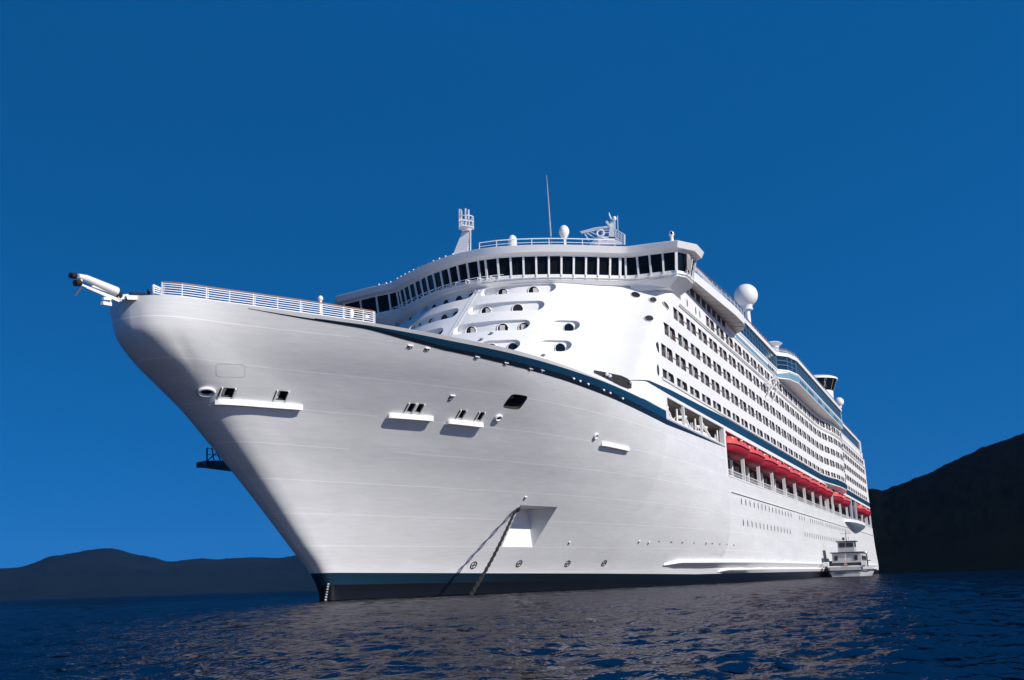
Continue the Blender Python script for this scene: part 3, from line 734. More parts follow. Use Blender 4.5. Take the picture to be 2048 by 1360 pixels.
# ------------------------------------------------------------------ upper decks
def py1(x):
    return float(np.interp(x, [40, 117, 119.5, 124.5, 196, 201.5, 270], [19.3, 19.3, 20.95, 21.8, 21.9, 19.3, 19.3]))
UX = [45, 60, 78, 90, 104, 117, 119.5, 122, 124.5, 130, 150, 170, 190, 196, 201.5, 215, 240, 267]
def up_ring(z, off, xe=267, x0=45): 
    pts = [(max(x, x0) if i == 0 else x, -(py1(x) + off)) for i, x in enumerate(UX) if x <= xe]; pts[-1] = (xe, pts[-1][1]); return [(x, y, z) for x, y in pts] + [(x, -y, z) for x, y in reversed(pts)]
q = MB(); q.loft([up_ring(34.93, .0), up_ring(36.55, 0)], cap=True); q.build('promenade_wall', WHITE, SHIP, smooth=20)
q = MB(); q.loft([up_ring(36.5, -.18), up_ring(39.1, -.18)], cap=True); gl = q.build('deck_glazing', SEAGL, SHIP, smooth=20)
q = MB(); q.loft([up_ring(39.1, .1), up_ring(39.75, .1)], cap=True); q.build('deck_fascia', TRIM, SHIP, smooth=20)
q = MB(); q.loft([up_ring(36.35, .1), up_ring(36.62, .1)], cap=True); q.build('deck_fascia', TRIM, SHIP, smooth=20)
q = MB()
for xa, xb in ((80, 117), (119.5, 124.4), (124.5, 196), (202, 266)):
    nn = max(2, int((xb - xa) / 2.4))
    for i in range(nn + 1):
        x = xa + (xb - xa) * i / nn; q.bar((x, -(py1(x) - .12), 36.6), (x, -(py1(x) - .12), 39.1), .12 if 118 < x < 125 else .06)
    for z in (37.5, 38.3): 
        x1_, x2_ = xa, xb; q.bar((x1_, -(py1(x1_) - .12), z), (x2_, -(py1(x2_) - .12), z), .06 if xa > 118 and xb < 125 else .04)
q.bar((117, -19.2, 36.6), (117, -19.2, 39.1), .25); 
for z in (37.5, 38.3): q.bar((117, -19.2, z), (119.5, -20.85, z), .07)
q.build('glazing_bar', LBLUE, gl)
q = MB(); rings = []
for x in [80] + [x for x in UX if x > 80 and x <= 201.5]: rings.append([(x, -(py1(x) + .02), 35.15 if x < 118 else 35.1), (x, -(py1(x) + .02), 35.75 if x < 118 else 36.2), (x, -(py1(x) - .1), 35.7), (x, -(py1(x) - .1), 35.2)])
q.loft(rings, cap=True); q.build('pale_blue_band', LBLUE, SHIP, smooth=20)
for x0, n_ in ((108, 3), (113.5, 2), (127.5, 4), (138, 4), (152, 3), (163, 4), (178, 5)):
    for k in range(n_):
        x = x0 + k * 1.9; q = MB(); q.box((x, -(py1(x) + .03), 35.6), (.9, .04, .7)); q.build('band_window', GLASS, SHIP)
# forward cantilevered boat-shaped deck
CY = pch([43, 47, 54, 62, 70, 74, 76.5, 78.5, 80.2], [20.3, 20.75, 21.1, 21.45, 21.75, 21.75, 21.3, 20.5, 19.3])
q = MB(); rings = []
for i in range(41):
    x = 43 + 37.2 * i / 40; y = CY(x); rings.append([(x, -19.2, 35.95), (x, -y, 35.6), (x, -y - .04, 36.75), (x, -19.0, 36.75)])
q.loft(rings, cap=True); cant = q.build('cantilever_deck', [TRIM], SHIP, smooth=40)
q = MB(); rings = []
for i in range(41):
    x = 43.5 + 36.2 * i / 40; y = CY(x) - .12; rings.append([(x, -19.22, 35.93), (x, -y, 35.585), (x, -y, 35.57), (x, -19.22, 35.915)])
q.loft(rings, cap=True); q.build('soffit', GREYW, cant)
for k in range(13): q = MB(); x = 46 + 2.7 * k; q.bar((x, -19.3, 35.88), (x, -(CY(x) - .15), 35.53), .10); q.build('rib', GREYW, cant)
for k in range(9):
    x = 47.2 + 3.05 * k; q = MB(); q.box((x, -19.33, 35.42), (1.95, .05, .92)); q.build('deck_window', BLACK, SHIP)
# rails along the top: glass windbreaks with teak handrail, deck gear
def rail_run(name, xa, xb, z, h, path, off, step=2.2, glass=True):
    nn = max(1, int((xb - xa) / step)); q = MB(); g = MB(); t_ = MB()
    for i in range(nn):
        x1_, x2_ = xa + (xb - xa) * i / nn, xa + (xb - xa) * (i + 1) / nn; a = Vector((x1_, -(path(x1_) + off), z)); b = Vector((x2_, -(path(x2_) + off), z)); H = Vector((0, 0, h))
        q.bar(a, a + H, .07); t_.bar(a + H, b + H, .09); q.bar(a + H * .5, b + H * .5, .04)
        g.add([a, b, b + H * .9, a + H * .9], [(0, 1, 2, 3)])
    r = q.build(name, RAILM, SHIP); t_.build('handrail', TEAK, r)
    if glass: g.build('windbreak', PANE, r)
PANE = mat('windbreak_glass', (.18, .28, .33), .2); PANE.node_tree.nodes['Principled BSDF'].inputs['Alpha'].default_value = .55
rail_run('deck_railing', 43.5, 79.5, 36.75, 1.0, CY, -.05)
rail_run('deck_railing', 80, 201, 39.75, .9, py1, -.3); rail_run('deck_railing', 202, 266, 39.75, .9, py1, -.3)
q = MB(); rng = random.Random(5)
for k in range(60):
    x = 62 + rng.random() * 55; q.box((x, -18.9 + rng.random() * 1.0, 39.9 + rng.random() * .55), (.5, .4, .7))
for k in range(40):
    x = 205 + rng.random() * 62; q.box((x, -18.9 + rng.random() * 1.0, 39.9 + rng.random() * .8), (.7, .4, .9))
q.build('deck_chairs', ORANGE, SHIP)
# end of the upper deck aft
q = MB(); q.box((268, -17.5, 38.0), (3.2, 4, 3.4)); q.box((271.5, -18.5, 35.8), (5.0, 1.6, 1.8)); q.build('aft_terrace', TRIM, SHIP)
# domes
def dome(p, r, base_r, post_to=None, name='radome'):
    q = MB(); q.ell(p, (r, r, r), 28, 18); q.tube([p - Vector((0, 0, r * 1.18)), p - Vector((0, 0, r * .8))], [base_r * .9, base_r * 1.15], 20)
    o = q.build(name, TRIM, SHIP, smooth=50)
    if post_to is not None:
        q = MB(); q.tube([Vector((p.x, p.y, post_to)), p - Vector((0, 0, r * 1.15))], [base_r * .6, base_r * .5], 16); q.tube([p - Vector((0, 0, r * 1.28)), p - Vector((0, 0, r * 1.16))], base_r * 1.1, 20); q.build('pedestal', TRIM, o, smooth=40)
    return o
dome(Vector(K.hit(1492, 591, 1, -17)), 2.0, .9, 39.7)
dome(Vector(K.hit(1678, 804, 1, -17)), 1.35, .6, 39.7)
p = Vector(K.hit(1025, 481, 0, 36.5)); q = MB(); q.ell(p, (.52, .52, .66), 20, 12); q.tube([p - Vector((0, 0, 1.6)), p - Vector((0, 0, .3))], [.5, .5], 16); q.build('radome', TRIM, SHIP, smooth=50)
p = Vector(K.hit(1128, 463, 0, 41)); q = MB(); q.ell(p, (.62, .62, .78), 20, 12); q.tube([p - Vector((0, 0, 2.6)), p - Vector((0, 0, .9))], [.12, .12], 8); q.tube([p - Vector((0, 0, .95)), p - Vector((0, 0, .55))], [.2, .5], 14); q.build('radome', TRIM, SHIP, smooth=50)
b_, t_ = Vector(K.hit(1103, 489, 0, 41)), Vector(K.hit(1093, 350, 0, 41)); q = MB(); q.tube([b_ - Vector((0, 0, 1)), b_.lerp(t_, .5), t_], [.13, .09, .03], 8); q.build('whip_antenna', GREYD, SHIP, smooth=50)
# flat mushroom cowl and lounge drum behind the top deck
p = Vector(K.hit(1546, 688, 1, -16)); q = MB(); q.tube([p - Vector((0, 0, 4.5)), p - Vector((0, 0, .6)), p, p + Vector((0, 0, .35))], [1.0, 1.1, 1.9, 1.2], 20); q.build('vent_cowl', TRIM, SHIP, smooth=40)
p = Vector(K.hit(1636, 770, 1, -14)); q = MB(); pz = p.z
q.tube([(p.x, p.y + 1, 39.7), (p.x, p.y + 1, pz - 2.0)], [4.6, 4.8], 24); q.tube([(p.x, p.y + 1, pz + 1.0), (p.x, p.y + 1, pz + 1.5), (p.x, p.y + 1, pz + 1.9)], [6.4, 6.2, 5.4], 24); lo2 = q.build('observation_lounge', TRIM, SHIP, smooth=40)
q = MB(); q.tube([(p.x, p.y + 1, pz - 2.0), (p.x, p.y + 1, pz + 1.0)], [4.8, 5.9], 24); q.build('lounge_window', GLASS, lo2, smooth=40)
for k in range(12):
    a_ = 2 * math.pi * k / 12 + .1; q = MB(); q.bar((p.x + 4.85 * math.cos(a_), p.y + 1 + 4.85 * math.sin(a_), pz - 2), (p.x + 5.95 * math.cos(a_), p.y + 1 + 5.95 * math.sin(a_), pz + 1), .12); q.build('mullion', GREYD, lo2)
# foremast with its cage
def Pm(u_, v_, x=32.6): return Vector(K.hit(u_, v_, 0, x))
q = MB(); q.loft([[Pm(905, 512, 32.4), Pm(934, 508, 32.4), Pm(934, 508, 33.8), Pm(905, 512, 33.8)], [Pm(924, 464), Pm(940, 463), Pm(940, 463, 33.3), Pm(924, 464, 33.3)]], cap=True); mast = q.build('foremast', TRIM, SHIP)
q = MB(); q.bar(Pm(941, 463), Pm(941, 506), .1); q.bar(Pm(936, 463, 33.2), Pm(936, 506, 33.2), .08)
for k in range(10): q.bar(Pm(941, 465 + k * 4.3), Pm(936, 465 + k * 4.3, 33.2), .05)
q.build('mast_ladder', TRIM, mast)
q = MB(); c = Pm(933, 458); q.tube([c - Vector((0, 0, .25)), c + Vector((0, 0, .1))], [.5, .8], 14)
for zz in (.1, .75, 1.4): q.tube([c + Vector((math.cos(a) * .85, math.sin(a) * .85, zz)) for a in [2 * math.pi * k / 16 for k in range(17)]], .05, 6, cap=False)
for k in range(7): a = 2 * math.pi * k / 7; q.bar(c + Vector((math.cos(a) * .85, math.sin(a) * .85, 0)), c + Vector((math.cos(a) * .85, math.sin(a) * .85, 1.4)), .06)
for u_, v0, v1 in ((919, 458, 418), (923, 455, 422), (931, 455, 417), (937, 455, 419)): q.bar(Pm(u_, v0), Pm(u_, v1), .14)
for k in range(6): q.bar(Pm(919, 420 + k * 5), Pm(923, 420 + k * 5), .12)
q.build('mast_cage', TRIM, mast, smooth=40)
# radar mast with platform, yard and struts
def Pr(u_, v_, x=45.): return Vector(K.hit(u_, v_, 0, x))
q = MB(); q.loft([[Pr(1178, 489), Pr(1250, 489), Pr(1250, 489, 48), Pr(1178, 489, 48)], [Pr(1196, 472), Pr(1232, 474), Pr(1232, 474, 47), Pr(1196, 472, 47)]], cap=True)
q.loft([[Pr(1217, 476), Pr(1232, 476), Pr(1232, 476, 46), Pr(1217, 476, 46)], [Pr(1221, 442), Pr(1231, 442), Pr(1231, 442, 45.6), Pr(1221, 442, 45.6)]], cap=True)
rm = q.build('radar_mast', TRIM, SHIP)
q = MB(); q.tube([Pr(1160, 464), Pr(1190, 457), Pr(1217, 454)], [.06, .12, .14], 6); q.tube([Pr(1163, 466), Pr(1200, 458), Pr(1205, 459)], .09, 6)
q.bar(Pr(1170, 468), Pr(1178, 481), .14); q.bar(Pr(1174, 466), Pr(1200, 482), .12); q.bar(Pr(1180, 463), Pr(1215, 480), .1)
q.tube([Pr(1230, 440), Pr(1222, 437), Pr(1219, 430), Pr(1218, 425)], [.16, .12, .09, .04], 6); q.bar(Pr(1213, 443), Pr(1222, 454), .28)
q.ell(Pr(1229, 437), (.25, .25, .3), 10, 8); q.bar(Pr(1235, 431), Pr(1236, 462), .06); q.bar(Pr(1249, 469), Pr(1249, 489), .14); q.bar(Pr(1230, 458), Pr(1249, 469), .09)
for k in range(6):
    q.bar(Pr(1230 + k * 3.2, 460 + k * 1.8), Pr(1232 + k * 3, 478 + k), .06)
for k in range(3): q.bar(Pr(1230, 464 + k * 6), Pr(1249, 474 + k * 5), .06); q.bar(Pr(1203, 456 + k * 5), Pr(1218, 455 + k * 5), .07)
q.build('yard', TRIM, rm, smooth=40)
q = MB(); c = Pr(1201, 466, 44.7); q.tube([c + Vector((0, math.cos(a) * .45, math.sin(a) * .4)) for a in [2 * math.pi * k / 16 for k in range(17)]], .12, 6, cap=False); q.build('radar_dish', TRIM, rm, smooth=50)
# folded gangway crane on the flank
q = MB(); Pc = lambda u_, v_: Vector(K.hit(u_, v_, 1, -19.75))
for a, b in (((1530, 768), (1552, 752)), ((1535, 790), (1553, 762)), ((1536, 770), (1556, 776)), ((1540, 748), (1536, 800)), ((1545, 745), (1550, 770)), ((1556, 776), (1548, 800)), ((1528, 765), (1540, 778)), ((1548, 752), (1560, 768))): q.bar(Pc(*a), Pc(*b), .15)
q.build('service_crane', TRIM, SHIP)
# ------------------------------------------------------------------ foredeck
def deck_edge(X, inset=.3):
    zt = ztop(X); n = hull_normal(X, zt - .1); nh = Vector((n.x, n.y, 0)).normalized(); return Vector((X, -HY(X, zt), zt)) - nh * inset
p0, _ = hull_hit(312, 601); p1, _ = hull_hit(744, 641)
xa, xb = -22.6, -10.2
xs_ = []
for ut in (322, 363, 411, 459, 507, 555, 600, 644, 686, 727, 746):
    best = min(np.linspace(-23.6, -6, 300), key=lambda X: abs((lambda e: 1024 + K.f * (K.R @ (np.array(e) - K.C))[0] / (K.R @ (np.array(e) - K.C))[2])(deck_edge(X)) - ut)); xs_.append(best)
H = Vector((0, 0, .98)); q = MB(); t_ = MB(); posts = MB()
for a, b in zip(xs_[:-1], xs_[1:]):
    for k in range(3):
        A_, B_ = deck_edge(a + (b - a) * k / 3), deck_edge(a + (b - a) * (k + 1) / 3)
        for f in (.12, .28, .44, .60, .76, .9): q.bar(A_ + H * f, B_ + H * f, .045)
        t_.bar(A_ + H, B_ + H, .07)
for i, x in enumerate(xs_):
    P0 = deck_edge(x); posts.bar(P0, P0 + H, .06)
    if i % 2 == 0: posts.bar(P0 + Vector((.16, 0, 0)), P0 + H + Vector((.16, 0, 0)), .09)
fr = q.build('bow_railing', RAILM, SHIP); t_.build('handrail', TEAK, fr); posts.build('rail_post', RAILM, fr)
# raked rail panel forward
q = MB(); c0, c1 = Vector(K.hit(309, 600, 1, -.9)), Vector(K.hit(324, 600, 1, -1.2)); c2, c3 = Vector(K.hit(306, 570, 1, -.9)), Vector(K.hit(321, 577, 1, -1.2))
for a, b in ((c0, c2), (c1, c3), (c2, c3), (c0, c1)): q.bar(a, b, .1)
for k in range(1, 6): q.bar(c0.lerp(c2, k / 6), c1.lerp(c3, k / 6), .06)
q.build('rail_panel', RAILM, SHIP)
# deck plate behind the rail, bow post and crane
def Pb(u_, v_, y=-.3): return Vector(K.hit(u_, v_, 1, y))
q = MB(); q.tube([Pb(170, 556), Pb(232, 583)], [.22, .30], 12); q.tube([Pb(156, 552), Pb(172, 557)], [.15, .22], 10); q.bar(Pb(160, 571), Pb(163, 553), .14)
q.bar(Pb(163, 570), Pb(242, 601), .12); q.bar(Pb(172, 575), Pb(238, 603), .1); q.bar(Pb(184, 572), Pb(240, 592), .1)
q.loft([[Pb(238, 599, -.4), Pb(262, 597, -.4), Pb(262, 597, .4), Pb(238, 599, .4)], [Pb(236, 590, -.4), Pb(256, 588, -.4), Pb(256, 588, .4), Pb(236, 590, .4)]], cap=True)
q.loft([[Pb(255, 599, -.6), Pb(305, 600, -.6), Pb(305, 600, .8), Pb(255, 599, .8)], [Pb(252, 590, -.6), Pb(296, 592, -.6), Pb(296, 592, .8), Pb(252, 590, .8)]], cap=True)
bc = q.build('bow_crane', TRIM, SHIP, smooth=40)
for a_, b_, r_ in (((141, 551), (151, 552), .36), ((150, 566), (160, 566), .4), ((261, 587), (297, 588), .16), ((297, 589), (298, 579), .22), ((231, 580), (240, 594), .42)): q = MB(); q.tube([Pb(*a_), Pb(*b_)], r_ / 2, 10); q.build('crane_fitting', RUST, bc, smooth=40)
q = MB(); q.bar(Pb(163, 574), Pb(150, 592), .05); q.build('crane_hook', TEAK, bc)
q = MB(); q.bar(Pb(206, 597), Pb(221, 598), .16); q.bar(Pb(204, 606), Pb(221, 609), .22); q.bar(Pb(220, 597), Pb(222, 609), .06); q.build('bow_step', TRIM, SHIP)
bb = Vector(K.hit(641, 597, 1, -7.2)); q = MB(); q.ell(bb, (.19, .19, .21), 14, 10); q.tube([bb - Vector((0, 0, 1.6)), bb - Vector((0, 0, .15))], [.08, .1], 8); q.build('deck_lamp', TRIM, SHIP, smooth=50)
q = MB(); bb = Vector(K.hit(703, 626, 1, -8.8)); q.tube([bb - Vector((0, 0, .4)), bb, bb + Vector((0, 0, .25))], [.12, .2, .1], 10); bb = Vector(K.hit(733, 634, 1, -9.4)); q.ell(bb, (.2, .2, .18), 10, 8); q.build('deck_fitting', TRIM, SHIP, smooth=50)
q = MB(); q.ell((-22.9, 0, 18.0), (.1, .1, .1)); 
# boarding platform folded out on the starboard side
q = MB(); y = 13.5; G = lambda u_, v_, dy=0: Vector(K.hit(u_, v_, 1, y + dy)); a, b, c, d = G(413, 932), G(460, 932), G(460, 921), G(413, 921)
q.loft([[a, b, c, d], [v + Vector((.6, 1.6, 0)) for v in (a, b, c, d)]], cap=True); pf = q.build('boarding_platform', NAVY, SHIP)
q = MB(); q.bar(G(414, 921), G(414, 896), .1); q.bar(G(414, 896), G(440, 900), .06); q.bar(G(428, 921), G(424, 898), .08); q.bar(G(416, 920), G(434, 905), .08); q.bar(G(441, 921), G(434, 905), .08); q.bar(G(414, 909), G(450, 912), .05); q.build('platform_frame', NAVY, pf)
q = MB(); q.box((12, 13.2, a.z + .2), (20, 3, .4)); q.build('platform_walkway', NAVY, pf)
# ------------------------------------------------------------------ lifeboats
def lifeboat():
    r = empty('lifeboat'); q = MB(); rings = []; can = []; n_ = 18; rub = []; rub2 = []
    for i in range(n_ + 1):
        t = -1 + 2 * i / n_; e = max(0, 1 - abs(t) ** 3.2); w_ = 1.9 * e ** .6 + .05; sh = .32 * t * t; keel = -1.25 + .75 * abs(t) ** 3.0
        x = t * 5.6
        sec = [(x, -w_, .05 + sh)] + [(x, -w_ * math.cos(a) ** .8 if a < 1.55 else 0, sh + .05 + (keel - sh) * math.sin(a)) for a in (.25, .5, .8, 1.1, 1.35)] + [(x, 0, keel - .05)]
        sec = sec + [(a_, -b_, c_) for a_, b_, c_ in reversed(sec[:-1])]
        rings.append(sec)
        hc = (1.45 * max(0, 1 - abs(t) ** 4) ** .5) + .05
        ca = [(x, -w_ * .97 * math.cos(a), .12 + sh + hc * math.sin(a) ** .8) for a in (0, .3, .6, .9, 1.2, 1.5)]; ca += [(a_, -b_, c_) for a_, b_, c_ in reversed(ca)]; can.append(ca)
        rub.append((x, -w_ - .03, .08 + sh)); rub2.append((x, w_ + .03, .08 + sh))
    q.loft(rings, closed=True, cap=True); q.build('hull', RED, r, smooth=50)
    q = MB(); q.loft(can, closed=True, cap=True); q.build('canopy', RED2, r, smooth=50)
    q = MB(); q.tube(rub, .09, 6); q.tube(rub2, .09, 6); q.build('rub_rail', DKRED, r, smooth=50)
    q = MB(); q.box((-3.0, -1.55, .95), (.8, .25, .35)); q.box((0, -1.55, .95), (.8, .25, .35)); q.box((2.6, -1.55, .95), (.8, .25, .35)); q.build('window', BLACK, r)
    q = MB(); q.ell((-4.3, -.95, 1.15), (.16, .16, .16), 10, 6); q.tube([(-3.8, 0, 1.3), (-3.8, 0, 2.0)], .1, 8); q.tube([(3.8, 0, 1.3), (3.8, 0, 2.0)], .1, 8); q.build('lifting_hook', TRIM, r, smooth=50)
    q = MB(); q.box((0, 0, -1.3), (7.5, .14, .18)); q.build('keel', DKRED, r)
    return r
spots = [73 + 12 * i for i in range(9)] + [190.5, 205.5, 248, 262.5]
nth = ['nearest the bow, beside the white davits', 'second from the bow', 'third from the bow', 'fourth from the bow', 'fifth from the bow', 'sixth from the bow', 'seventh from the bow', 'eighth from the bow', 'last of the long row',
       'forward one of the pair under the curved bay', 'after one of the pair under the curved bay', 'forward one of the pair near the stern', 'rearmost of all, by the stern']
lb = lifeboat()
for i, x in enumerate(spots):
    o = lb if i == 0 else copy_tree(lb)
    o.location = (x, -18.9, 17.75); tag(o, 'red enclosed lifeboat, ' + nth[i], 'lifeboat', 'red lifeboats hanging along the flank of the ship')
    q = MB()
    for dx in (-3.8, 3.8): q.bar((x + dx, -18.9, 19.7), (x + dx, -18.9, 20.1), .14); q.bar((x + dx, -17.4, 18.6), (x + dx, -18.8, 20.0), .25)
    q.build('davit', TRIM, SHIP)
# ------------------------------------------------------------------ tender alongside
LWH = mat('launch_paint', (.50, .50, .50), .55, var=.3, vscale=1.5)
T = empty('harbour_launch', (158, -24.2, 0)); tag(T, 'small white two-deck harbour launch lying beside the stern quarter of the ship', 'boat')
q = MB(); rings = []
for i in range(15):
    t = i / 14; x = -9 + 20 * t; w_ = 4.1 * min(1, (.72 + .28 * min(1, t * 3))) if t < .8 else 4.1 * (1 - .25 * (t - .8) / .2); sh = .35 * (1 - t) ** 2
    rings.append([(x, -w_, 1.55 + sh), (x, -w_ * .97, .7), (x, -w_ * .8, -.5), (x, w_ * .8, -.5), (x, w_ * .97, .7), (x, w_, 1.55 + sh)])
q.loft(rings, cap=True); q.build('hull', LWH, T, smooth=35)
q = MB(); q.box((-9.1, 0, 1.15), (.25, 6.2, .16)); q.box((-9.15, 1.0, .75), (.15, 2.2, .14)); q.tube([(-9.0, -3.3, 1.2), (-5, -4.15, 1.2), (10, -4.2, 1.2)], .12, 6); q.tube([(-9.0, 3.3, 1.2), (-5, 4.15, 1.2), (10, 4.2, 1.2)], .12, 6); q.build('fender', BLACK, T)
q = MB(); q.box((-8.3, 3.6, 2.4), (1.3, .95, 1.1)); q.box((-8.3, -3.6, 2.4), (1.3, .95, 1.1)); q.box((-8.75, 0, 1.95), (.2, 6.6, .32)); q.build('bulwark', TRIM, T)
q = MB(); q.box((-8.62, 3.55, 1.95), (.75, .4, .22)); q.box((-8.62, -3.55, 1.95), (.75, .4, .22)); q.build('mooring_port', BLACK, T)
q = MB(); q.box((-7.4, 1.55, 2.35), (1.2, 2.5, .7)); q.box((-7.4, -1.65, 2.35), (1.2, 2.7, .7)); q.build('seat', DARK, T)
q = MB(); q.box((1, 0, 3.3), (11.5, 5.6, 2.6)); cb_ = q.build('cabin', LWH, T)
for y, z in ((2.05, 3.65), (-1.8, 3.65)): q = MB(); q.box((-4.82, y, z), (.08, .65, .9)); q.build('window', GLASS, cb_)
for k in range(5): q = MB(); q.box((-3 + k * 2, -2.83, 3.6), (1.1, .08, .8)); q.build('window', GLASS, cb_)
q = MB(); q.box((1, 0, 4.72), (12.4, 6.3, .16)); q.build('cabin_roof', NAVY, T)
q = MB(); q.box((0, .2, 5.85), (4.2, 3.2, 2.1)); wh = q.build('wheelhouse', LWH, T)
for y in (.95, -.4): q = MB(); q.box((-2.13, y, 6.25), (.08, 1.1, .85)); q.build('window', GLASS, wh)
q = MB(); q.box((-2.13, -1.15, 6.25), (.08, .28, .8)); q.box((0, -1.43, 6.25), (2.6, .08, .8)); q.build('side_window', GLASS, wh)
q = MB(); q.box((0, .15, 6.97), (5.0, 3.9, .16)); q.build('wheelhouse_roof', DKRED, T)
q = MB(); q.tube([(0, .2, 7.0), (0, .2, 9.6)], [.09, .05], 6); q.bar((0, -.9, 8.6), (0, 1.3, 8.6), .06); q.ell((-.6, .7, 7.55), (.3, .3, .3), 10, 8); q.bar((0, -.3, 7), (-.1, -.3, 7.9), .05); q.build('mast', BLACK, T, smooth=40)
q = MB(); q.tube([(-1, -3.6, 1.8), (-1, -3.6, 4.9)], .12, 6); q.box((-3.2, -3.7, 3.0), (3.2, 1.3, .12)); q.box((-3.2, -3.4, 2.5), (1.6, .9, .9)); q.box((-3.2, 3.5, 2.6), (1.5, .8, 1.1)); q.build('deck_gear', BLACK, T)
q = MB(); q.ell((-2.2, -3.5, 4.6), (.45, .4, .35), 10, 8); q.build('life_raft', TRIM, T, smooth=50)
q = MB(); fl = [(-9.1, -.25 - .06 * math.sin(k * 2), 2.0 + .33 * k) for k in range(7)]
q.loft([[Vector(p_) + Vector((0, -.35 + .1 * k, 0)), Vector(p_) + Vector((.05, .3 - .07 * k, 0)), Vector(p_) + Vector((.12, .3 - .07 * k, 0)), Vector(p_) + Vector((.07, -.35 + .1 * k, 0))] for k, p_ in enumerate(fl)], cap=True); q.build('ensign', ORANGE, T)
q = MB(); q.tube([(-9.0, -.2, 1.9), (-9.3, -.3, 4.4)], .04, 6); q.build('flagstaff', TRIM, T)
# boarding ladder hanging on the flank beside the launch
# ------------------------------------------------------------------ hills
C2 = Vector((K.C[0], K.C[1], 0))
def az_el(u, v):
    r = K.ray(u, v); return math.atan2(r[1], r[0]), r[2] / math.hypot(r[0], r[1])
def hills(name, trace, shore, ridge, back, n_az, n_r, amp, seed, material, freq):
    az, el = zip(*sorted(az_el(u, v) for u, v in trace)); q = MB(); vs = []; fs = []
    for i in range(n_az + 1):
        a = az[0] + (az[-1] - az[0]) * i / n_az; e = float(np.interp(a, az, el)); sm = np.mean([float(np.interp(a + d, az, el)) for d in (-.006, -.003, 0, .003, .006)]) if abs(az[-1] - az[0]) > .3 else e
        e = (e + sm) / 2
        for k in range(n_r + 1):
            t = k / n_r
            if t < .8: d = shore + (ridge - shore) * (t / .8); hgt = (e * ridge + K.C[2]) * (1 - (1 - t / .8) ** 1.7) 
            else: d = ridge + (back - ridge) * (t - .8) / .2; hgt = (e * ridge) * (1 - ((t - .8) / .2) ** 1.3)
            p = C2 + Vector((math.cos(a) * d, math.sin(a) * d, 0)); w_ = min(1, t * 5)
            nz_ = noise.fractal(Vector((p.x * freq, p.y * freq, seed)), .9, 2.1, 5); nb = noise.fractal(Vector((p.x * freq * 9, p.y * freq * 9, seed)), .8, 2.2, 3)
            low_f = noise.noise(Vector((p.x * freq * .35, p.y * freq * .35, seed + 5)))
            top = 1 - abs(t - .8) * 3 if abs(t - .8) < .2 else 0.4
            z = hgt + (nz_ * amp + low_f * amp * 3) * w_ * (.25 if t > .7 else 1) * (1 - max(0, top) * .8 if True else 1) + nb * amp * .35 * w_
            vs.append((p.x, p.y, z if k else -2))
    for i in range(n_az):
        for k in range(n_r): a = i * (n_r + 1) + k; fs.append((a, a + n_r + 1, a + n_r + 2, a + 1))
    q.add(vs, fs); o = q.build(name, material, None, smooth=180); tag(o, kind='structure'); return o
def hill_mat(name, c1, c2, sc, b):
    m_ = mat(name, c1, .95, var=.001, vscale=sc, bump=b, bscale=sc * 3, spec=.0, noise_col=c2); return m_
FARM = hill_mat('far_forest', (.009, .018, .028), (.002, .006, .010), .006, 1.0)
NEARM = hill_mat('near_forest', (.0045, .0062, .0048), (.0005, .0008, .001), .035, 1.0)
hills('hills', [(-300, 1150), (-120, 1140), (0, 1138), (35, 1137), (60, 1130), (100, 1113), (120, 1112), (160, 1104), (200, 1098), (230, 1098), (270, 1110), (310, 1116), (332, 1124), (345, 1124), (400, 1117), (430, 1120), (500, 1115), (560, 1117), (590, 1112), (650, 1106), (800, 1110), (1100, 1100), (1500, 1095), (2000, 1085), (2600, 1075)], 2300, 3200, 4200, 640, 60, 7, 3.1, FARM, .006)
hills('hill', [(1500, 1035), (1640, 1010), (1700, 990), (1730, 981), (1745, 980), (1762, 986), (1777, 982), (1800, 973), (1830, 961), (1860, 950), (1900, 930), (1960, 903), (2010, 885), (2048, 872), (2100, 855), (2200, 830), (2350, 800), (2600, 820), (2900, 900)], 440, 760, 1000, 520, 90, 3.0, 9.7, NEARM, .02)
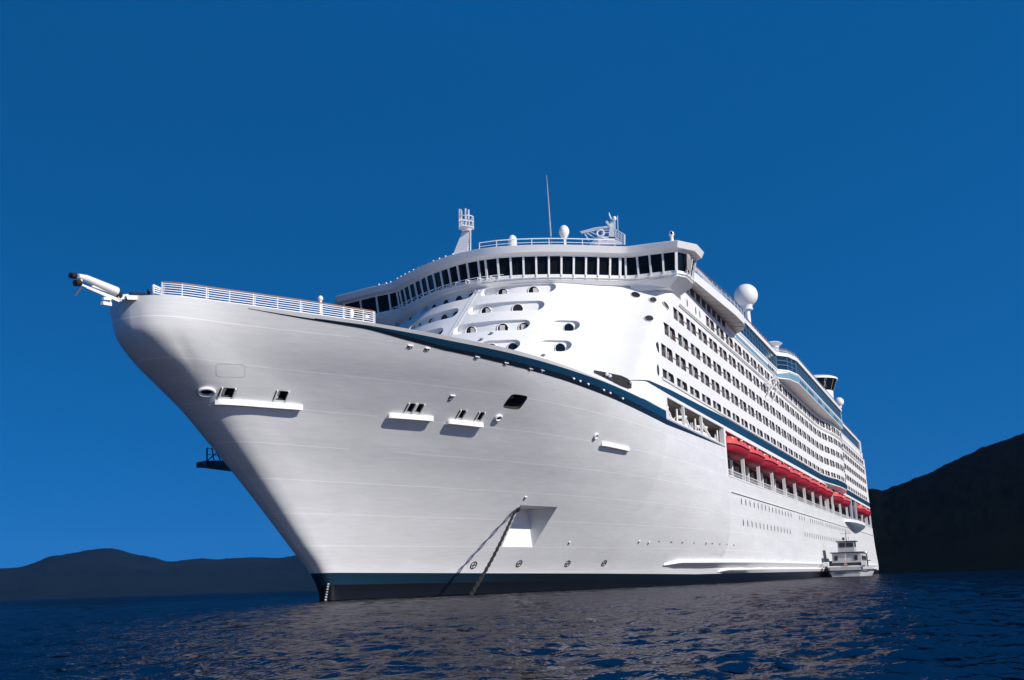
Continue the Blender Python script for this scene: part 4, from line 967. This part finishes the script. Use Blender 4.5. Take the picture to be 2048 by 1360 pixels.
# ------------------------------------------------------------------ water
def water_mat():
    m_ = bpy.data.materials.new('sea_water'); m_.use_nodes = True; n = m_.node_tree; l = n.links.new; b = n.nodes['Principled BSDF']
    b.inputs['Base Color'].default_value = (.001, .003, .009, 1); b.inputs['Roughness'].default_value = .07; b.inputs['IOR'].default_value = 1.27; b.inputs['Specular Tint'].default_value = (.95, .36, .28, 1)
    t = n.nodes.new('ShaderNodeTexCoord'); hs = []
    for sc, st, det in ((.55, (1, 1.7, 1), 3), (2.1, (1, 1.5, 1), 3), (7., (1, 1.3, 1), 2)):
        mp = n.nodes.new('ShaderNodeMapping'); mp.inputs['Scale'].default_value = st; mp.inputs['Rotation'].default_value = (0, 0, .7); l(t.outputs['Object'], mp.inputs[0])
        z = n.nodes.new('ShaderNodeTexNoise'); z.inputs['Scale'].default_value = sc; z.inputs['Detail'].default_value = det; l(mp.outputs[0], z.inputs[0]); hs.append((z.outputs[0], 1. / sc ** .9))
    acc = None
    for h, k in hs:
        q = n.nodes.new('ShaderNodeMath'); q.operation = 'MULTIPLY'; l(h, q.inputs[0]); q.inputs[1].default_value = k
        if acc is None: acc = q.outputs[0]
        else: s_ = n.nodes.new('ShaderNodeMath'); s_.operation = 'ADD'; l(acc, s_.inputs[0]); l(q.outputs[0], s_.inputs[1]); acc = s_.outputs[0]
    bp = n.nodes.new('ShaderNodeBump'); bp.inputs['Strength'].default_value = .8; bp.inputs['Distance'].default_value = .16; l(acc, bp.inputs['Height'])
    # seen through a polarised lens: part of the mirror reflection is cut
    n.nodes.remove(b); df = n.nodes.new('ShaderNodeBsdfDiffuse'); df.inputs[0].default_value = (.0012, .004, .011, 1); gs = n.nodes.new('ShaderNodeBsdfGlossy'); gs.inputs['Color'].default_value = (.205, .20, .225, 1); gs.inputs['Roughness'].default_value = .08
    fr_ = n.nodes.new('ShaderNodeFresnel'); fr_.inputs[0].default_value = 1.19; ms = n.nodes.new('ShaderNodeMixShader')
    for q in (df, gs, fr_): l(bp.outputs[0], q.inputs['Normal'])
    l(fr_.outputs[0], ms.inputs[0]); l(df.outputs[0], ms.inputs[1]); l(gs.outputs[0], ms.inputs[2]); l(ms.outputs[0], n.nodes['Material Output'].inputs['Surface'])
    return m_
SEA = water_mat()
rngw = np.random.RandomState(11); waves = []
for k in range(90):
    lam = .22 * (3.6 / .22) ** ((k + rngw.rand()) / 90); th = math.radians(40 + rngw.randn() * 38); waves.append((2 * math.pi / lam * math.cos(th), 2 * math.pi / lam * math.sin(th), rngw.rand() * 6.28, .0056 * min(lam, .55) ** .95 * (1 if lam < .55 else (lam / .55) ** .25), lam))
na, nr = 700, 620; az0 = math.atan2(K.ray(1024, 1180)[1], K.ray(1024, 1180)[0]); A_ = np.linspace(az0 - .62, az0 + .62, na); Rr = 2.5 * (420 / 2.5) ** (np.linspace(0, 1, nr))
AA, RR = np.meshgrid(A_, Rr, indexing='ij'); PX_ = K.C[0] + RR * np.cos(AA); PY_ = K.C[1] + RR * np.sin(AA); Zw = np.zeros_like(PX_)
for kx, ky, ph, am, lam in waves:
    fade = np.clip(1.8 - RR * .009 / lam * 2.2, 0, 1); ph_ = kx * PX_ + ky * PY_ + ph; Zw += am * fade * (np.sin(ph_) + .22 * np.cos(2 * ph_))
Zw *= np.clip((420 - RR) / 120, 0, 1)
vsw = np.stack([PX_, PY_, Zw], -1).reshape(-1, 3); I = np.arange(na - 1)[:, None] * nr + np.arange(nr - 1)[None, :]; F = np.stack([I, I + nr, I + nr + 1, I + 1], -1).reshape(-1, 4)
me = bpy.data.meshes.new('water'); me.vertices.add(len(vsw)); me.vertices.foreach_set('co', vsw.ravel()); me.loops.add(F.size); me.loops.foreach_set('vertex_index', F.ravel().astype(np.int32)); me.polygons.add(len(F)); me.polygons.foreach_set('loop_start', np.arange(0, F.size, 4, dtype=np.int32)); me.update(); me.validate(); me.shade_smooth(); me.materials.append(SEA)
wo = bpy.data.objects.new('water', me); S.collection.objects.link(wo); tag(wo, kind='structure')
# the rest of the sea: one sheet with a fan-shaped hole for the detailed water
q = MB(); BIG = 4380; ringA = [(K.C[0] + 2.5 * math.cos(a), K.C[1] + 2.5 * math.sin(a)) for a in A_[::20].tolist() + [A_[-1]]]; ringB = [(K.C[0] + 420 * math.cos(a), K.C[1] + 420 * math.sin(a)) for a in A_[::20].tolist() + [A_[-1]]]
inner_ = ringB; outer = [(K.C[0] + BIG * math.cos(a), K.C[1] + BIG * math.sin(a)) for a in A_[::20].tolist() + [A_[-1]]]
q.loft([[(x, y, 0) for x, y in inner_], [(x, y, 0) for x, y in outer]], closed=False)
a_s = np.linspace(A_[-1], A_[0] + 2 * math.pi, 60); q.loft([[(K.C[0] + 2.5 * math.cos(a), K.C[1] + 2.5 * math.sin(a), 0) for a in a_s], [(K.C[0] + BIG * math.cos(a), K.C[1] + BIG * math.sin(a), 0) for a in a_s]], closed=False)
q.loft([[(K.C[0], K.C[1], 0)] * 2, [(K.C[0] + 2.5 * math.cos(a), K.C[1] + 2.5 * math.sin(a), 0) for a in (A_[0], A_[-1])]], closed=False)
so_ = q.build('sea', SEA, None, fix=False); tag(so_, kind='structure')
print('objects', len(S.objects))

# ------------------------------------------------------------------ air
q = MB(); q.box((0, 0, 148), (9600, 9600, 304)); hz = q.build('haze', WHITE); tag(hz, kind='stuff')
hm = bpy.data.materials.new('air'); hm.use_nodes = True; n = hm.node_tree; n.nodes.remove(n.nodes['Principled BSDF'])
pv = n.nodes.new('ShaderNodeVolumePrincipled'); pv.inputs['Color'].default_value = (.22, .50, 1, 1); pv.inputs['Density'].default_value = .00004; pv.inputs['Anisotropy'].default_value = .1
n.links.new(pv.outputs[0], n.nodes['Material Output'].inputs['Volume']); hz.data.materials.clear(); hz.data.materials.append(hm)
